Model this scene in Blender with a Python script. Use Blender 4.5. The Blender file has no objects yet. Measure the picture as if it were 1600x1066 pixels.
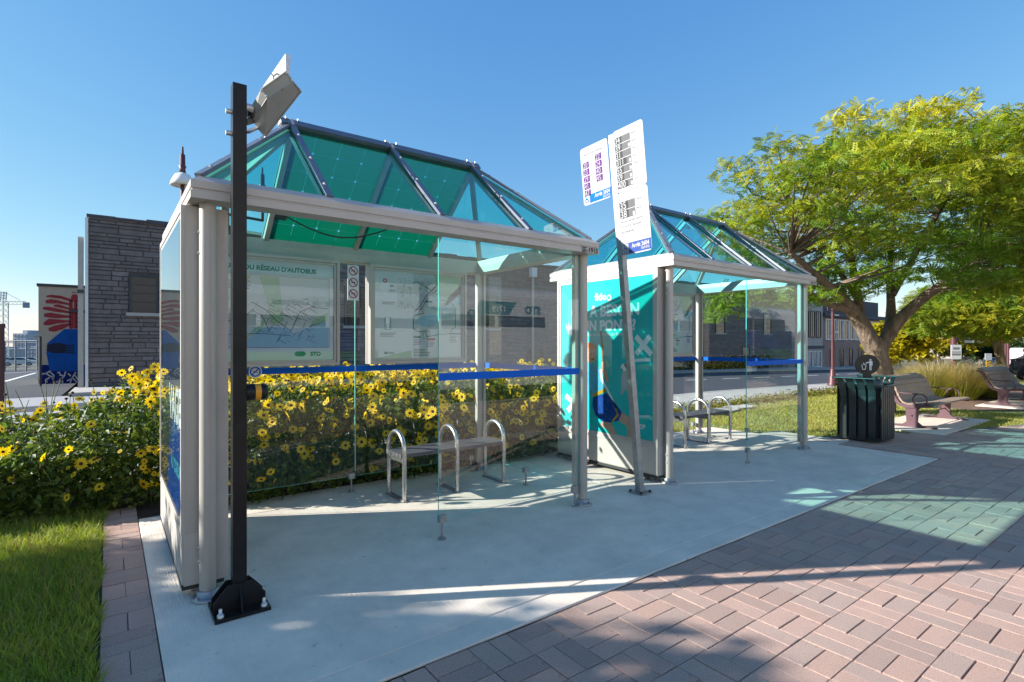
import bpy, bmesh, math, random
import numpy as np
from mathutils import Vector, Matrix, noise as mnoise

random.seed(7); rng = np.random.default_rng(7)
SC = bpy.context.scene
COL = SC.collection
R = math.radians

# ------------------------------------------------------------------ camera, sky, sun, exposure
CAMH = 1.48
cam_d = bpy.data.cameras.new('camera'); cam = bpy.data.objects.new('camera', cam_d); COL.objects.link(cam)
cam.location = (0, 0, CAMH); cam.rotation_euler = (R(90), 0, -math.atan2(.6, .8))
cam_d.sensor_width = 36; cam_d.lens = 840 / 1600 * 36; cam_d.shift_y = 3 / 1600
cam_d.clip_start = .05; cam_d.clip_end = 3000
SC.camera = cam
SUN_EL = R(24.6); SUN_DIR = Vector((-.867, .499, 0)).normalized()      # horizontal direction towards the sun
SUN_VEC = Vector((SUN_DIR.x * math.cos(SUN_EL), SUN_DIR.y * math.cos(SUN_EL), math.sin(SUN_EL)))
W = bpy.data.worlds.new('World'); SC.world = W; W.use_nodes = True
wn = W.node_tree.nodes; wl = W.node_tree.links; wn.clear()
sky = wn.new('ShaderNodeTexSky'); sky.sky_type = 'NISHITA'; sky.sun_disc = False
sky.sun_elevation = SUN_EL; sky.sun_rotation = math.atan2(SUN_DIR.x, SUN_DIR.y)
sky.air_density = 1.0; sky.dust_density = 0; sky.ozone_density = 2.0; sky.altitude = 100
bg = wn.new('ShaderNodeBackground'); bg.inputs['Strength'].default_value = .1
wo = wn.new('ShaderNodeOutputWorld')
# clear autumn air: the Nishita gradient is softened channel by channel into the deeper blue of the photograph
sp = wn.new('ShaderNodeSeparateColor'); cb = wn.new('ShaderNodeCombineColor'); wl.new(sky.outputs[0], sp.inputs[0])
for ch, ga, k in ((0, 1.03, .54), (1, .71, 1.03), (2, .36, 2.13)):
    pw = wn.new('ShaderNodeMath'); pw.operation = 'POWER'; pw.inputs[1].default_value = ga; wl.new(sp.outputs[ch], pw.inputs[0])
    ml = wn.new('ShaderNodeMath'); ml.operation = 'MULTIPLY'; ml.inputs[1].default_value = k; wl.new(pw.outputs[0], ml.inputs[0]); wl.new(ml.outputs[0], cb.inputs[ch])
wl.new(cb.outputs[0], bg.inputs['Color']); wl.new(bg.outputs[0], wo.inputs['Surface'])
sl = bpy.data.lights.new('sun', 'SUN'); sl.energy = 4.5; sl.angle = R(.55); sl.color = (1, .965, .915)
sun = bpy.data.objects.new('sun', sl); COL.objects.link(sun)
sun.rotation_euler = (-SUN_VEC).to_track_quat('-Z', 'Y').to_euler()
SC.view_settings.view_transform = 'Standard'; SC.view_settings.look = 'None'
SC.view_settings.gamma = 1; SC.view_settings.use_curve_mapping = False
SC.view_settings.exposure = 1.25
cy = SC.cycles
cy.max_bounces = 10; cy.diffuse_bounces = 4; cy.glossy_bounces = 4; cy.transmission_bounces = 6
cy.transparent_max_bounces = 40; cy.caustics_reflective = False; cy.caustics_refractive = False
cy.use_denoising = True; cy.sample_clamp_indirect = 6

# ------------------------------------------------------------------ materials
MATS = {}
def nodes_of(name):
    m = bpy.data.materials.new(name); m.use_nodes = True
    nt = m.node_tree; nt.nodes.clear()
    out = nt.nodes.new('ShaderNodeOutputMaterial')
    return m, nt, nt.nodes, nt.links, out
def mk(name, col, rough=.55, metal=0., var=.12, scale=6., bump=0., bscale=60., spec=.5, attr=None, stain=0., stain_col=None, stain_scale=1.2, coat=0., aniso=None, baniso=None, spots=0.):
    m, nt, N, L, out = nodes_of(name)
    p = N.new('ShaderNodeBsdfPrincipled'); L.new(p.outputs[0], out.inputs[0])
    tc = N.new('ShaderNodeTexCoord'); src = tc.outputs['Object']
    if aniso:
        mp = N.new('ShaderNodeMapping'); mp.inputs['Scale'].default_value = aniso; L.new(src, mp.inputs[0]); src = mp.outputs[0]
    nz = N.new('ShaderNodeTexNoise'); nz.inputs['Scale'].default_value = scale; nz.inputs['Detail'].default_value = 6; nz.inputs['Roughness'].default_value = .65
    L.new(src, nz.inputs['Vector'])
    mx = N.new('ShaderNodeMix'); mx.data_type = 'RGBA'
    mx.inputs['A'].default_value = (*[c * (1 - var) for c in col], 1); mx.inputs['B'].default_value = (*[min(1, c * (1 + var)) for c in col], 1)
    rm = N.new('ShaderNodeMapRange'); rm.inputs[1].default_value = .3; rm.inputs[2].default_value = .7
    L.new(nz.outputs[0], rm.inputs[0]); L.new(rm.outputs[0], mx.inputs['Factor'])
    cur = mx.outputs['Result']
    if attr:
        at = N.new('ShaderNodeAttribute'); at.attribute_name = attr
        mu = N.new('ShaderNodeMix'); mu.data_type = 'RGBA'; mu.blend_type = 'MULTIPLY'; mu.inputs['Factor'].default_value = 1
        L.new(cur, mu.inputs['A']); L.new(at.outputs['Color'], mu.inputs['B']); cur = mu.outputs['Result']
    if stain:
        n2 = N.new('ShaderNodeTexNoise'); n2.inputs['Scale'].default_value = stain_scale; n2.inputs['Detail'].default_value = 8; n2.inputs['Roughness'].default_value = .7
        L.new(src, n2.inputs['Vector'])
        r2 = N.new('ShaderNodeMapRange'); r2.inputs[1].default_value = .48; r2.inputs[2].default_value = .72; r2.inputs[4].default_value = stain
        L.new(n2.outputs[0], r2.inputs[0])
        m2 = N.new('ShaderNodeMix'); m2.data_type = 'RGBA'
        m2.inputs['B'].default_value = (*(stain_col or [c * .45 for c in col]), 1)
        L.new(r2.outputs[0], m2.inputs['Factor']); L.new(cur, m2.inputs['A']); cur = m2.outputs['Result']
    if spots:      # small dark marks: grit, gum, oil
        n4 = N.new('ShaderNodeTexNoise'); n4.inputs['Scale'].default_value = 14; n4.inputs['Detail'].default_value = 3; L.new(tc.outputs['Object'], n4.inputs['Vector'])
        r4 = N.new('ShaderNodeMapRange'); r4.inputs[1].default_value = .66; r4.inputs[2].default_value = .73; r4.inputs[4].default_value = spots; L.new(n4.outputs[0], r4.inputs[0])
        m4 = N.new('ShaderNodeMix'); m4.data_type = 'RGBA'; m4.inputs['B'].default_value = (*[c * .4 for c in col], 1); L.new(r4.outputs[0], m4.inputs['Factor']); L.new(cur, m4.inputs['A']); cur = m4.outputs['Result']
    L.new(cur, p.inputs['Base Color'])
    p.inputs['Metallic'].default_value = metal; p.inputs['Specular IOR Level'].default_value = spec
    rr = N.new('ShaderNodeMapRange'); rr.inputs[3].default_value = max(.02, rough - .1); rr.inputs[4].default_value = min(1, rough + .1)
    L.new(nz.outputs[0], rr.inputs[0]); L.new(rr.outputs[0], p.inputs['Roughness'])
    if coat: p.inputs['Coat Weight'].default_value = coat; p.inputs['Coat Roughness'].default_value = .05
    if bump:
        n3 = N.new('ShaderNodeTexNoise'); n3.inputs['Scale'].default_value = bscale; n3.inputs['Detail'].default_value = 4
        if baniso:
            mp2 = N.new('ShaderNodeMapping'); mp2.inputs['Scale'].default_value = baniso; L.new(tc.outputs['Object'], mp2.inputs[0]); L.new(mp2.outputs[0], n3.inputs['Vector'])
        else: L.new(src, n3.inputs['Vector'])
        b = N.new('ShaderNodeBump'); b.inputs['Strength'].default_value = bump; b.inputs['Distance'].default_value = .01
        L.new(n3.outputs[0], b.inputs['Height']); L.new(b.outputs[0], p.inputs['Normal'])
    MATS[name] = m
    return m
def mk_glass(name, tint, ior=1.62, rough=0.):
    # a thin pane: tinted transmission, mirror reflection off the face that meets the ray
    m, nt, N, L, out = nodes_of(name)
    t = N.new('ShaderNodeBsdfTransparent'); t.inputs[0].default_value = (*[c ** .5 for c in tint], 1)
    g = N.new('ShaderNodeBsdfGlossy'); g.inputs['Roughness'].default_value = rough; g.inputs['Color'].default_value = (1, 1, 1, 1)
    f = N.new('ShaderNodeFresnel'); f.inputs[0].default_value = ior
    ge = N.new('ShaderNodeNewGeometry')
    inv = N.new('ShaderNodeMath'); inv.operation = 'SUBTRACT'; inv.inputs[0].default_value = 1; L.new(ge.outputs['Backfacing'], inv.inputs[1])
    mu = N.new('ShaderNodeMath'); mu.operation = 'MULTIPLY'; L.new(f.outputs[0], mu.inputs[0]); L.new(inv.outputs[0], mu.inputs[1])
    mx = N.new('ShaderNodeMixShader'); L.new(mu.outputs[0], mx.inputs[0]); L.new(t.outputs[0], mx.inputs[1]); L.new(g.outputs[0], mx.inputs[2])
    L.new(mx.outputs[0], out.inputs[0]); MATS[name] = m
    return m
def mk_leaf(name, trans=.4, rough=.5):
    m, nt, N, L, out = nodes_of(name)
    at = N.new('ShaderNodeAttribute'); at.attribute_name = 'col'
    p = N.new('ShaderNodeBsdfPrincipled'); p.inputs['Roughness'].default_value = rough; p.inputs['Specular IOR Level'].default_value = .35
    t = N.new('ShaderNodeBsdfTranslucent')
    br = N.new('ShaderNodeMix'); br.data_type = 'RGBA'; br.blend_type = 'MULTIPLY'; br.inputs['Factor'].default_value = 1; br.inputs['B'].default_value = (1.3, 1.25, .6, 1)
    L.new(at.outputs['Color'], p.inputs['Base Color']); L.new(at.outputs['Color'], br.inputs['A']); L.new(br.outputs['Result'], t.inputs[0])
    mx = N.new('ShaderNodeMixShader'); mx.inputs[0].default_value = trans
    L.new(p.outputs[0], mx.inputs[1]); L.new(t.outputs[0], mx.inputs[2]); L.new(mx.outputs[0], out.inputs[0]); MATS[name] = m
    return m

ALU = mk('brushed_aluminium', (.47, .43, .385), .42, .2, .08, 5, .05, 200, aniso=(1, 1, .15), stain=.25, stain_scale=2)
ALUW = mk('pale_aluminium', (.50, .455, .41), .42, .1, .06, 5, .04, 150, stain=.2, stain_scale=2)
STEEL = mk('stainless_steel', (.60, .58, .55), .26, .9, .06, 20)
GALV = mk('galvanised_steel', (.34, .345, .35), .45, .7, .22, 14, .1, 40)
RIB = mk('roof_rib_metal', (.15, .17, .21), .4, .4, .1, 6)
BOLT = mk('bolt_metal', (.62, .6, .57), .35, .6, .1, 30)
BLACKP = mk('black_paint', (.012, .011, .012), .32, .0, .3, 12, .05, 60, spec=.3, stain=.25, stain_col=(.03, .02, .016), stain_scale=3)
GLASS = mk_glass('clear_glass', (.92, .975, .96), 1.5)
MGLASS = mk_glass('case_glass', (.93, .97, .965), 1.8)
FGLASS = mk_glass('front_glass', (.92, .975, .96), 1.75)
PGLASS = mk_glass('poster_glass', (.93, .97, .96), 1.42)
EGLASS = mk_glass('end_glass', (.85, .93, .93), 1.6)
EDGE = mk('glass_edge', (.18, .55, .48), .2, 0, .1)
TEAL = mk_glass('teal_roof_glass', (.40, .87, .80), 1.5)
TEAL_SKY = mk_glass('sky_tinted_roof_glass', (.26, .74, .78), 1.7)  # farther roof: the sky's reflection is mixed into a bluer tint
BLUEF = mk('blue_film', (.0, .12, .60), .5, 0, .08, spec=.15)
WHITEP = mk('white_print', (.8, .8, .79), .4, 0, .04)
SLATG = mk('grey_plank', (.085, .085, .09), .6, 0, .25, 5, .25, 60, aniso=(.2, 4, 4))
LEAF = mk_leaf('leaf')
LEAFT = mk_leaf('tree_leaf', .45)
GRASSM = mk_leaf('grass_blade', .35)
BARK = mk('bark', (.165, .12, .088), .9, 0, .6, 10, 1.0, 16, aniso=(1, 1, .22))
next(x for x in BARK.node_tree.nodes if x.type == 'BUMP').inputs['Distance'].default_value = .05
CONC = mk('concrete', (.75, .645, .53), .8, 0, .12, 3, .5, 1, baniso=(170, 5, 5), stain=.6, stain_col=(.52, .455, .38), stain_scale=1.3, spots=.4)
BRICKM = mk('paver', (.54, .375, .305), .9, 0, .3, 130, 1.0, 260, attr='col', spots=.35, stain=.4, stain_col=(.38, .285, .235), stain_scale=1.6)
SAND = mk('joint_sand', (.17, .145, .125), .95, 0, .2, 30)
MAROON = mk('maroon_paint', (.095, .028, .032), .45, 0, .15, 6)

# ------------------------------------------------------------------ mesh builder
BASE = {}
def flat_font(txt, bold=0.):
    key = (txt, bold)
    if key in flat_font.c: return flat_font.c[key]
    cu = bpy.data.curves.new('t', 'FONT'); cu.body = txt; cu.size = 1; cu.offset = bold; cu.resolution_u = 3
    o = bpy.data.objects.new('t', cu); COL.objects.link(o)
    dg = bpy.context.evaluated_depsgraph_get(); me = bpy.data.meshes.new_from_object(o.evaluated_get(dg))
    vs = [v.co.to_2d() for v in me.vertices]; fs = [list(p.vertices) for p in me.polygons]
    bpy.data.objects.remove(o); bpy.data.curves.remove(cu); bpy.data.meshes.remove(me)
    flat_font.c[key] = (vs, fs)
    return vs, fs
flat_font.c = {}

class MB:
    def __init__(s): s.v = []; s.f = []; s.m = []; s.s = []; s.mats = []
    def mi(s, mat):
        if mat not in s.mats: s.mats.append(mat)
        return s.mats.index(mat)
    def add(s, vs, fs, mat, smooth=False):
        b = len(s.v); s.v += [tuple(v) for v in vs]; i = s.mi(mat)
        for f in fs: s.f.append([b + k for k in f]); s.m.append(i); s.s.append(smooth)
        return s
    def poly(s, pts, mat): return s.add(pts, [list(range(len(pts)))], mat)
    def box(s, x0, x1, y0, y1, z0, z1, mat):
        v = [(x, y, z) for z in (z0, z1) for y in (y0, y1) for x in (x0, x1)]
        return s.add(v, [(0, 2, 3, 1), (4, 5, 7, 6), (0, 1, 5, 4), (1, 3, 7, 5), (3, 2, 6, 7), (2, 0, 4, 6)], mat)
    def bar(s, p, q, w, h, mat, up=(0, 0, 1), ext=0.):
        p = Vector(p); q = Vector(q); d = (q - p).normalized(); p = p - d * ext; q = q + d * ext
        a = d.cross(Vector(up)).normalized() * w / 2; b = a.cross(d).normalized() * h / 2
        v = [c + x * a + y * b for c in (p, q) for x, y in ((-1, -1), (1, -1), (1, 1), (-1, 1))]
        return s.add(v, [(0, 1, 2, 3), (7, 6, 5, 4), (0, 4, 5, 1), (1, 5, 6, 2), (2, 6, 7, 3), (3, 7, 4, 0)], mat)
    def tube(s, path, r, mat, n=10, closed=False, smooth=True):
        P = [Vector(p) for p in path]; k = len(P); rs = r if isinstance(r, (list, tuple)) else [r] * k
        vs = []; ref = None
        for i in range(k):
            if closed: d = P[(i + 1) % k] - P[i - 1]
            else: d = P[min(i + 1, k - 1)] - P[max(i - 1, 0)]
            d.normalize()
            if ref is None:
                ref = Vector((0, 0, 1)) if abs(d.z) < .9 else Vector((1, 0, 0))
            a = ref - d * ref.dot(d)
            if a.length < 1e-4: a = d.orthogonal()
            a.normalize(); b = d.cross(a); ref = a
            for j in range(n):
                t = 2 * math.pi * j / n; vs.append(P[i] + (a * math.cos(t) + b * math.sin(t)) * rs[i])
        fs = []
        for i in range(k if closed else k - 1):
            i2 = (i + 1) % k
            for j in range(n): fs.append((i * n + j, i * n + (j + 1) % n, i2 * n + (j + 1) % n, i2 * n + j))
        s.add(vs, fs, mat, smooth)
        if not closed:
            s.add(vs[:n], [list(range(n))[::-1]], mat); s.add(vs[-n:], [list(range(n))], mat)
        return s
    def lathe(s, prof, c, mat, n=20, smooth=True, axis='z'):
        vs = []
        for r, z in prof:
            for j in range(n):
                t = 2 * math.pi * j / n; x, y = r * math.cos(t), r * math.sin(t)
                q = (x, y, z) if axis == 'z' else ((z, x, y) if axis == 'x' else (x, z, y))
                vs.append((c[0] + q[0], c[1] + q[1], c[2] + q[2]))
        fs = [(i * n + j, i * n + (j + 1) % n, (i + 1) * n + (j + 1) % n, (i + 1) * n + j) for i in range(len(prof) - 1) for j in range(n)]
        if axis == 'y': fs = [f[::-1] for f in fs]
        s.add(vs, fs, mat, smooth)
        s.add(vs[:n], [list(range(n))[::-1]], mat); s.add(vs[-n:], [list(range(n))], mat)
        return s
    def prism(s, poly, fa, fb, mat):
        # poly: 2D outline; fa / fb map (x, y) to the two end faces
        n = len(poly); A = [fa(*p) for p in poly]; B = [fb(*p) for p in poly]
        s.add(A + B, [list(range(n))[::-1], list(range(n, 2 * n))] + [(i, (i + 1) % n, n + (i + 1) % n, n + i) for i in range(n)], mat)
        return s
    def ribbon(s, pts, w, mp, mat):
        # flat printed line: 2D polyline of width w mapped by mp
        P = [Vector(p) for p in pts]
        L = []; Rr = []
        for i in range(len(P)):
            d = (P[min(i + 1, len(P) - 1)] - P[max(i - 1, 0)])
            if d.length < 1e-6: d = Vector((1, 0))
            d.normalize(); n = Vector((-d.y, d.x)) * w / 2
            L.append(mp(*(P[i] + n))); Rr.append(mp(*(P[i] - n)))
        k = len(P)
        return s.add(L + Rr, [(i, k + i, k + i + 1, i + 1) for i in range(k - 1)], mat)
    def text(s, txt, size, mp, mat, x=0., y=0., bold=0.02, align='l', squeeze=1.):
        vs, fs = flat_font(txt, bold)
        w = max([v.x for v in vs] or [0]); off = {'l': 0, 'c': w / 2, 'r': w}[align]
        return s.add([mp(x + (v.x - off) * size * squeeze, y + v.y * size) for v in vs], fs, mat)
    def build(s, name, parent=None, base=None):
        b = Vector(base) if base is not None else (BASE.get(parent.name, Vector((0, 0, 0))) if parent else Vector((0, 0, 0)))
        me = bpy.data.meshes.new(name)
        me.from_pydata([(v[0] - b.x, v[1] - b.y, v[2] - b.z) for v in s.v], [], s.f)
        for m in s.mats: me.materials.append(m)
        me.polygons.foreach_set('material_index', s.m); me.polygons.foreach_set('use_smooth', s.s)
        o = bpy.data.objects.new(name, me); COL.objects.link(o)
        if parent: o.parent = parent
        elif base is not None: o.location = b
        BASE[o.name] = b
        return o
def tag(o, label=None, cat=None, group=None, kind=None):
    if label: o['label'] = label
    if cat: o['category'] = cat
    if group: o['group'] = group
    if kind: o['kind'] = kind
    return o
def thing(name, loc, label, cat, group=None):
    o = bpy.data.objects.new(name, None); COL.objects.link(o); o.location = loc; o.empty_display_size = .2
    BASE[o.name] = Vector(loc)
    return tag(o, label, cat, group)
def dup(root, loc, rotz=0., label=None, scale=None):
    kids = {}
    for q in bpy.data.objects:
        if q.parent: kids.setdefault(q.parent, []).append(q)
    def cp(o, par):
        c = o.copy(); COL.objects.link(c)
        if par: c.parent = par
        for ch in kids.get(o, []): cp(ch, c)
        return c
    r = cp(root, None); r.location = loc; r.rotation_euler = (0, 0, rotz)
    if scale: r.scale = (scale,) * 3
    if label: r['label'] = label
    BASE[r.name] = Vector(loc)
    return r
def cloud(name, tv, tf, pos, rot, scl, colr, mat, parent=None, base=(0, 0, 0)):
    # one mesh of many small copies of a template (leaves, blades), each with a colour of its own
    tv = np.asarray(tv, float); tf = np.asarray(tf, int); n = len(pos); k = len(tv)
    V = np.einsum('nij,kj->nki', rot, tv) * np.asarray(scl).reshape(n, 1, -1) + np.asarray(pos)[:, None, :] - np.asarray(base, float)
    F = (tf[None] + (np.arange(n) * k)[:, None, None]).reshape(-1, tf.shape[1])
    me = bpy.data.meshes.new(name)
    me.vertices.add(n * k); me.vertices.foreach_set('co', V.astype(np.float32).ravel())
    me.loops.add(F.size); me.loops.foreach_set('vertex_index', F.astype(np.int32).ravel())
    me.polygons.add(len(F)); me.polygons.foreach_set('loop_start', (np.arange(len(F)) * F.shape[1]).astype(np.int32))
    a = me.attributes.new('col', 'FLOAT_COLOR', 'POINT')
    c = np.ones((n, k, 4), np.float32); c[:, :, :3] = np.asarray(colr)[:, None, :]
    a.data.foreach_set('color', c.ravel())
    me.materials.append(mat); me.update(calc_edges=True); me.validate()
    o = bpy.data.objects.new(name, me); COL.objects.link(o)
    if parent: o.parent = parent
    return o
def rots(nrm, spin=None):
    # rotation matrices whose z axis is nrm (n,3), x axis turned at random
    nrm = nrm / np.linalg.norm(nrm, axis=1, keepdims=True); n = len(nrm)
    a = rng.normal(size=(n, 3)) if spin is None else spin
    x = a - nrm * (a * nrm).sum(1, keepdims=True); x /= np.linalg.norm(x, axis=1, keepdims=True) + 1e-9
    y = np.cross(nrm, x)
    return np.stack([x, y, nrm], axis=2)
def set_col(o, c):
    a = o.data.attributes.new('col', 'FLOAT_COLOR', 'POINT'); n = len(o.data.vertices)
    a.data.foreach_set('color', np.tile(np.array([*c, 1], np.float32), n))
def tz(u, v):
    s = max(0., math.hypot(u, v) - 17.); return -.022 * s * s / (s + 3)
def P(px, d):      # point of the photograph's column px at depth d, on the ground plan
    r = (px - 800) / 840 * d; return (.6 * d + .8 * r, .8 * d - .6 * r)
def Z(py, d): return CAMH + (536 - py) / 840 * d
def P3(px, py, d): u, v = P(px, d); return Vector((u, v, Z(py, d)))

# ------------------------------------------------------------------ the setting: ground, road, pavements
def sheet(name, us, vs, off, mat, follow=True):
    b = MB(); V = [(u, v, (tz(u, v) if follow else 0) + off) for v in vs for u in us]; n = len(us)
    b.add(V, [(j * n + i, j * n + i + 1, (j + 1) * n + i + 1, (j + 1) * n + i) for j in range(len(vs) - 1) for i in range(n - 1)], mat, True)
    return tag(b.build(name), kind='structure')
def ls(a, b, n): return [a + (b - a) * i / n for i in range(n + 1)]
ASPH = mk('asphalt', (.04, .043, .052), .85, 0, .2, 30, .5, 200, stain=.4, stain_col=(.065, .066, .072), stain_scale=.25)
ASPHL = mk('pale_asphalt', (.34, .33, .325), .85, 0, .1, 4, .3, 120, stain=.3, stain_col=(.24, .235, .23), stain_scale=.2)  # paler grey than the road asphalt
WALK = mk('pavement_concrete', (.42, .39, .35), .85, 0, .1, 3, .3, 90, stain=.3, stain_scale=.6)
DIRT = mk('field_soil', (.12, .11, .07), .95, 0, .3, 2, .4, 20)
SOIL = mk('bed_soil', (.045, .032, .022), .95, 0, .4, 9, .8, 30)
MULCH = mk('bark_mulch', (.17, .10, .065), .95, 0, .45, 14, 1., 40)
TURF = mk('turf', (.24, .25, .05), .95, 0, .35, 5, .8, 120, stain=.5, stain_col=(.36, .30, .11), stain_scale=.8)
TURFD = mk('turf_soil', (.045, .06, .015), .95, 0, .35, 9, .8, 120)
ROADW = mk('road_paint', (.75, .74, .70), .7, 0, .12, 8)

b = MB(); rr = [0, 8, 14, 18, 22, 30, 45, 70, 110, 180, 320, 700, 2000]; na = 48
V = []
for r_ in rr:
    for k in range(na):
        t = 2 * math.pi * k / na; V.append((r_ * math.cos(t), r_ * math.sin(t), tz(r_, 0) - .27))
b.add(V, [(i * na + k, (i + 1) * na + k, (i + 1) * na + (k + 1) % na, i * na + (k + 1) % na) for i in range(len(rr) - 1) for k in range(na)], DIRT, True)
tag(b.build('ground'), kind='structure')
us = ls(-70, 10, 16) + ls(15, 240, 45)
sheet('road', us, [9.6, 13, 17, 21.5], -.13, ASPH)
sheet('road_shoulder', ls(80, 240, 32), [21.5, 26, 34], -.13, ASPH)
sheet('pavement', us, [7.4, 8.4, 9.45], -.012, WALK)
sheet('far_pavement', ls(-1, 82, 30), [21.7, 25.4], -.012, WALK)
sheet('driveway_apron', ls(-40, .6, 10), [11., 16, 22], -.122, ASPHL)
sheet('parking_lot', ls(-90, -1.2, 20), ls(22, 80, 14), -.118, ASPH)
for v0, v1 in ((9.45, 9.6), (21.5, 21.7)):
    b = MB()
    uu = us if v0 < 12 else ls(-1, 82, 30)
    for a, c in zip(uu[:-1], uu[1:]):
        za, zc = tz(a, v0), tz(c, v0)
        b.add([(a, v0, za - .2), (c, v0, zc - .2), (c, v1, zc - .2), (a, v1, za - .2), (a, v0, za - .006), (c, v0, zc - .006), (c, v1, zc - .006), (a, v1, za - .006)],
              [(4, 5, 6, 7), (0, 1, 5, 4), (2, 3, 7, 6)], WALK)
    tag(b.build('kerb'), kind='structure')
b = MB()
for a in ls(-20, 130, 50):
    b.add([(a, 15.4, tz(a, 15.4) - .124), (a + 1.6, 15.4, tz(a + 1.6, 15.4) - .124), (a + 1.6, 15.53, tz(a + 1.6, 15.5) - .124), (a, 15.53, tz(a, 15.5) - .124)], [(0, 1, 2, 3)], ROADW)
b.build('lane_marking'); tag(bpy.data.objects['lane_marking'], kind='structure')
b = MB()
for p, q in (((8, 612, 28.), (56, 590, 44.)), ((-40, 590, 40), (60, 583, 50.))):
    A = P(p[0], p[2]); B = P(q[0], q[2])
    n = Vector((B[1] - A[1], A[0] - B[0], 0)).normalized() * .1
    k = 12
    for i in range(k):
        s0 = [A[0] + (B[0] - A[0]) * i / k, A[1] + (B[1] - A[1]) * i / k]; s1 = [A[0] + (B[0] - A[0]) * (i + 1) / k, A[1] + (B[1] - A[1]) * (i + 1) / k]
        b.add([(s0[0] - n.x, s0[1] - n.y, tz(*s0) - .108), (s1[0] - n.x, s1[1] - n.y, tz(*s1) - .108), (s1[0] + n.x, s1[1] + n.y, tz(*s1) - .108), (s0[0] + n.x, s0[1] + n.y, tz(*s0) - .108)], [(0, 1, 2, 3)], ROADW)
tag(b.build('bay_marking'), kind='structure')

# concrete pad under the shelters: slabs with open joints
b = MB(); b.box(.2, 8.5, 2.23, 5.5, -.12, -.012, SAND); pad = tag(b.build('concrete_pad'), kind='structure')
def slab(u0, u1, v0, v1):
    c = MB(); e = .006; z = .0
    c.add([(u0, v0, -.11), (u1, v0, -.11), (u1, v1, -.11), (u0, v1, -.11), (u0, v0, z - e), (u1, v0, z - e), (u1, v1, z - e), (u0, v1, z - e), (u0 + e, v0 + e, z), (u1 - e, v0 + e, z), (u1 - e, v1 - e, z), (u0 + e, v1 - e, z)],
          [(0, 1, 5, 4), (1, 2, 6, 5), (2, 3, 7, 6), (3, 0, 4, 7), (4, 5, 9, 8), (5, 6, 10, 9), (6, 7, 11, 10), (7, 4, 8, 11), (8, 9, 10, 11)], CONC)
    c.build('slab', pad)
for u0, u1 in ((.2, 4.15), (4.155, 8.5)):
    slab(u0, u1, 2.23, 2.405); slab(u0, u1, 2.409, 5.5)
b = MB(); b.box(8.505, 9.0, 3.45, 4.6, -.12, -.003, CONC); tag(b.build('concrete_strip'), kind='structure')

# brick paving in basket weave
CELL = .232
def plaza_edge(u):
    K = [(8.5, 4.0), (9.9, 3.65), (11, 3.0), (13.2, 2.3), (20, 1.6), (30, 1.3)]
    for (a, x), (c, y) in zip(K[:-1], K[1:]):
        if a <= u <= c: return x + (y - x) * (u - a) / (c - a)
    return 1.3
BV = [(-.5, -.5), (.5, -.5), (.5, .5), (-.5, .5)]
def brick_verts(cx, cy, along, z, jr):
    l, w = (.2275, .1115) if along else (.1115, .2275)
    e = .002; V = []
    for zz, ins in ((-.05, 0), (z - e, 0), (z, e)):
        for x, y in BV: V.append((cx + x * (l - 2 * ins) + jr[0], cy + y * (w - 2 * ins) + jr[1], zz))
    return V
BF = [(0, 1, 5, 4), (1, 2, 6, 5), (2, 3, 7, 6), (3, 0, 4, 7), (4, 5, 9, 8), (5, 6, 10, 9), (6, 7, 11, 10), (7, 4, 8, 11), (8, 9, 10, 11)]
TONES = [(1, 1, 1), (1.05, 1.0, .97), (.95, .96, .97), (.90, .92, .93), (1.07, 1.02, 1.0), (1.02, .95, .92), (.95, .97, .99), (.86, .84, .84)]
btmpl = {}
def brick_mesh(along, t):
    if (along, t) not in btmpl:
        c = MB(); c.add(brick_verts(0, 0, along, 0, (0, 0)), BF, BRICKM); o = c.build('brick'); set_col(o, TONES[t]); btmpl[(along, t)] = o.data
        bpy.data.objects.remove(o)
    return btmpl[(along, t)]
def pave(cells, parent, nmax=300):
    # cells: list of (centre u, centre v, along-u?) of single bricks
    def key(c):
        d = .6 * c[0] + .8 * c[1]; r = .8 * c[0] - .6 * c[1]
        if d < .8: return 1e6
        px, py = 800 + 840 * r / d, 536 + 840 * CAMH / d
        return d if -40 < px < 1640 and py < 1090 else 1e5 + d
    cells = sorted(cells, key=key)
    near = [c for c in cells[:nmax] if key(c) < 1e5]; far = cells[len(near):]
    for cx, cy, al in near:
        t = random.randrange(8)
        o = bpy.data.objects.new('brick', brick_mesh(al, t)); COL.objects.link(o); o.parent = parent
        o.location = (cx + random.uniform(-.0015, .0015), cy + random.uniform(-.0015, .0015), -.004 + random.uniform(-.003, .0015)); o.rotation_euler = (random.gauss(0, .004), random.gauss(0, .004), random.gauss(0, .006))
    if far:
        m = MB(); cols = []
        for cx, cy, al in far:
            m.add(brick_verts(cx, cy, al, -.004 + random.uniform(-.003, .0015), (random.uniform(-.0015, .0015), random.uniform(-.0015, .0015))), BF, BRICKM)
            cols += [TONES[random.randrange(8)]] * 12
        o = m.build('further_bricks', parent); o['kind'] = 'stuff'
        a = o.data.attributes.new('col', 'FLOAT_COLOR', 'POINT'); cc = np.ones((len(cols), 4), np.float32); cc[:, :3] = cols; a.data.foreach_set('color', cc.ravel())
b = MB()
U = [-1.2, 0, 2, 4, 6, 8.49, 8.51, 9.9, 11, 13.2, 20, 30]
for a, c in zip(U[:-1], U[1:]):
    ea, ec = (2.22, 2.22) if c <= 8.5 else (plaza_edge(max(a, 8.51)), plaza_edge(c))
    if a == 8.49: continue
    b.add([(a, -4.1, -.014), (c, -4.1, -.014), (c, ec, -.014), (a, ea, -.014)], [(0, 1, 2, 3)], SAND)
plaza = tag(b.build('brick_plaza'), kind='structure')
cells = []
j0 = 2.216
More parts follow.
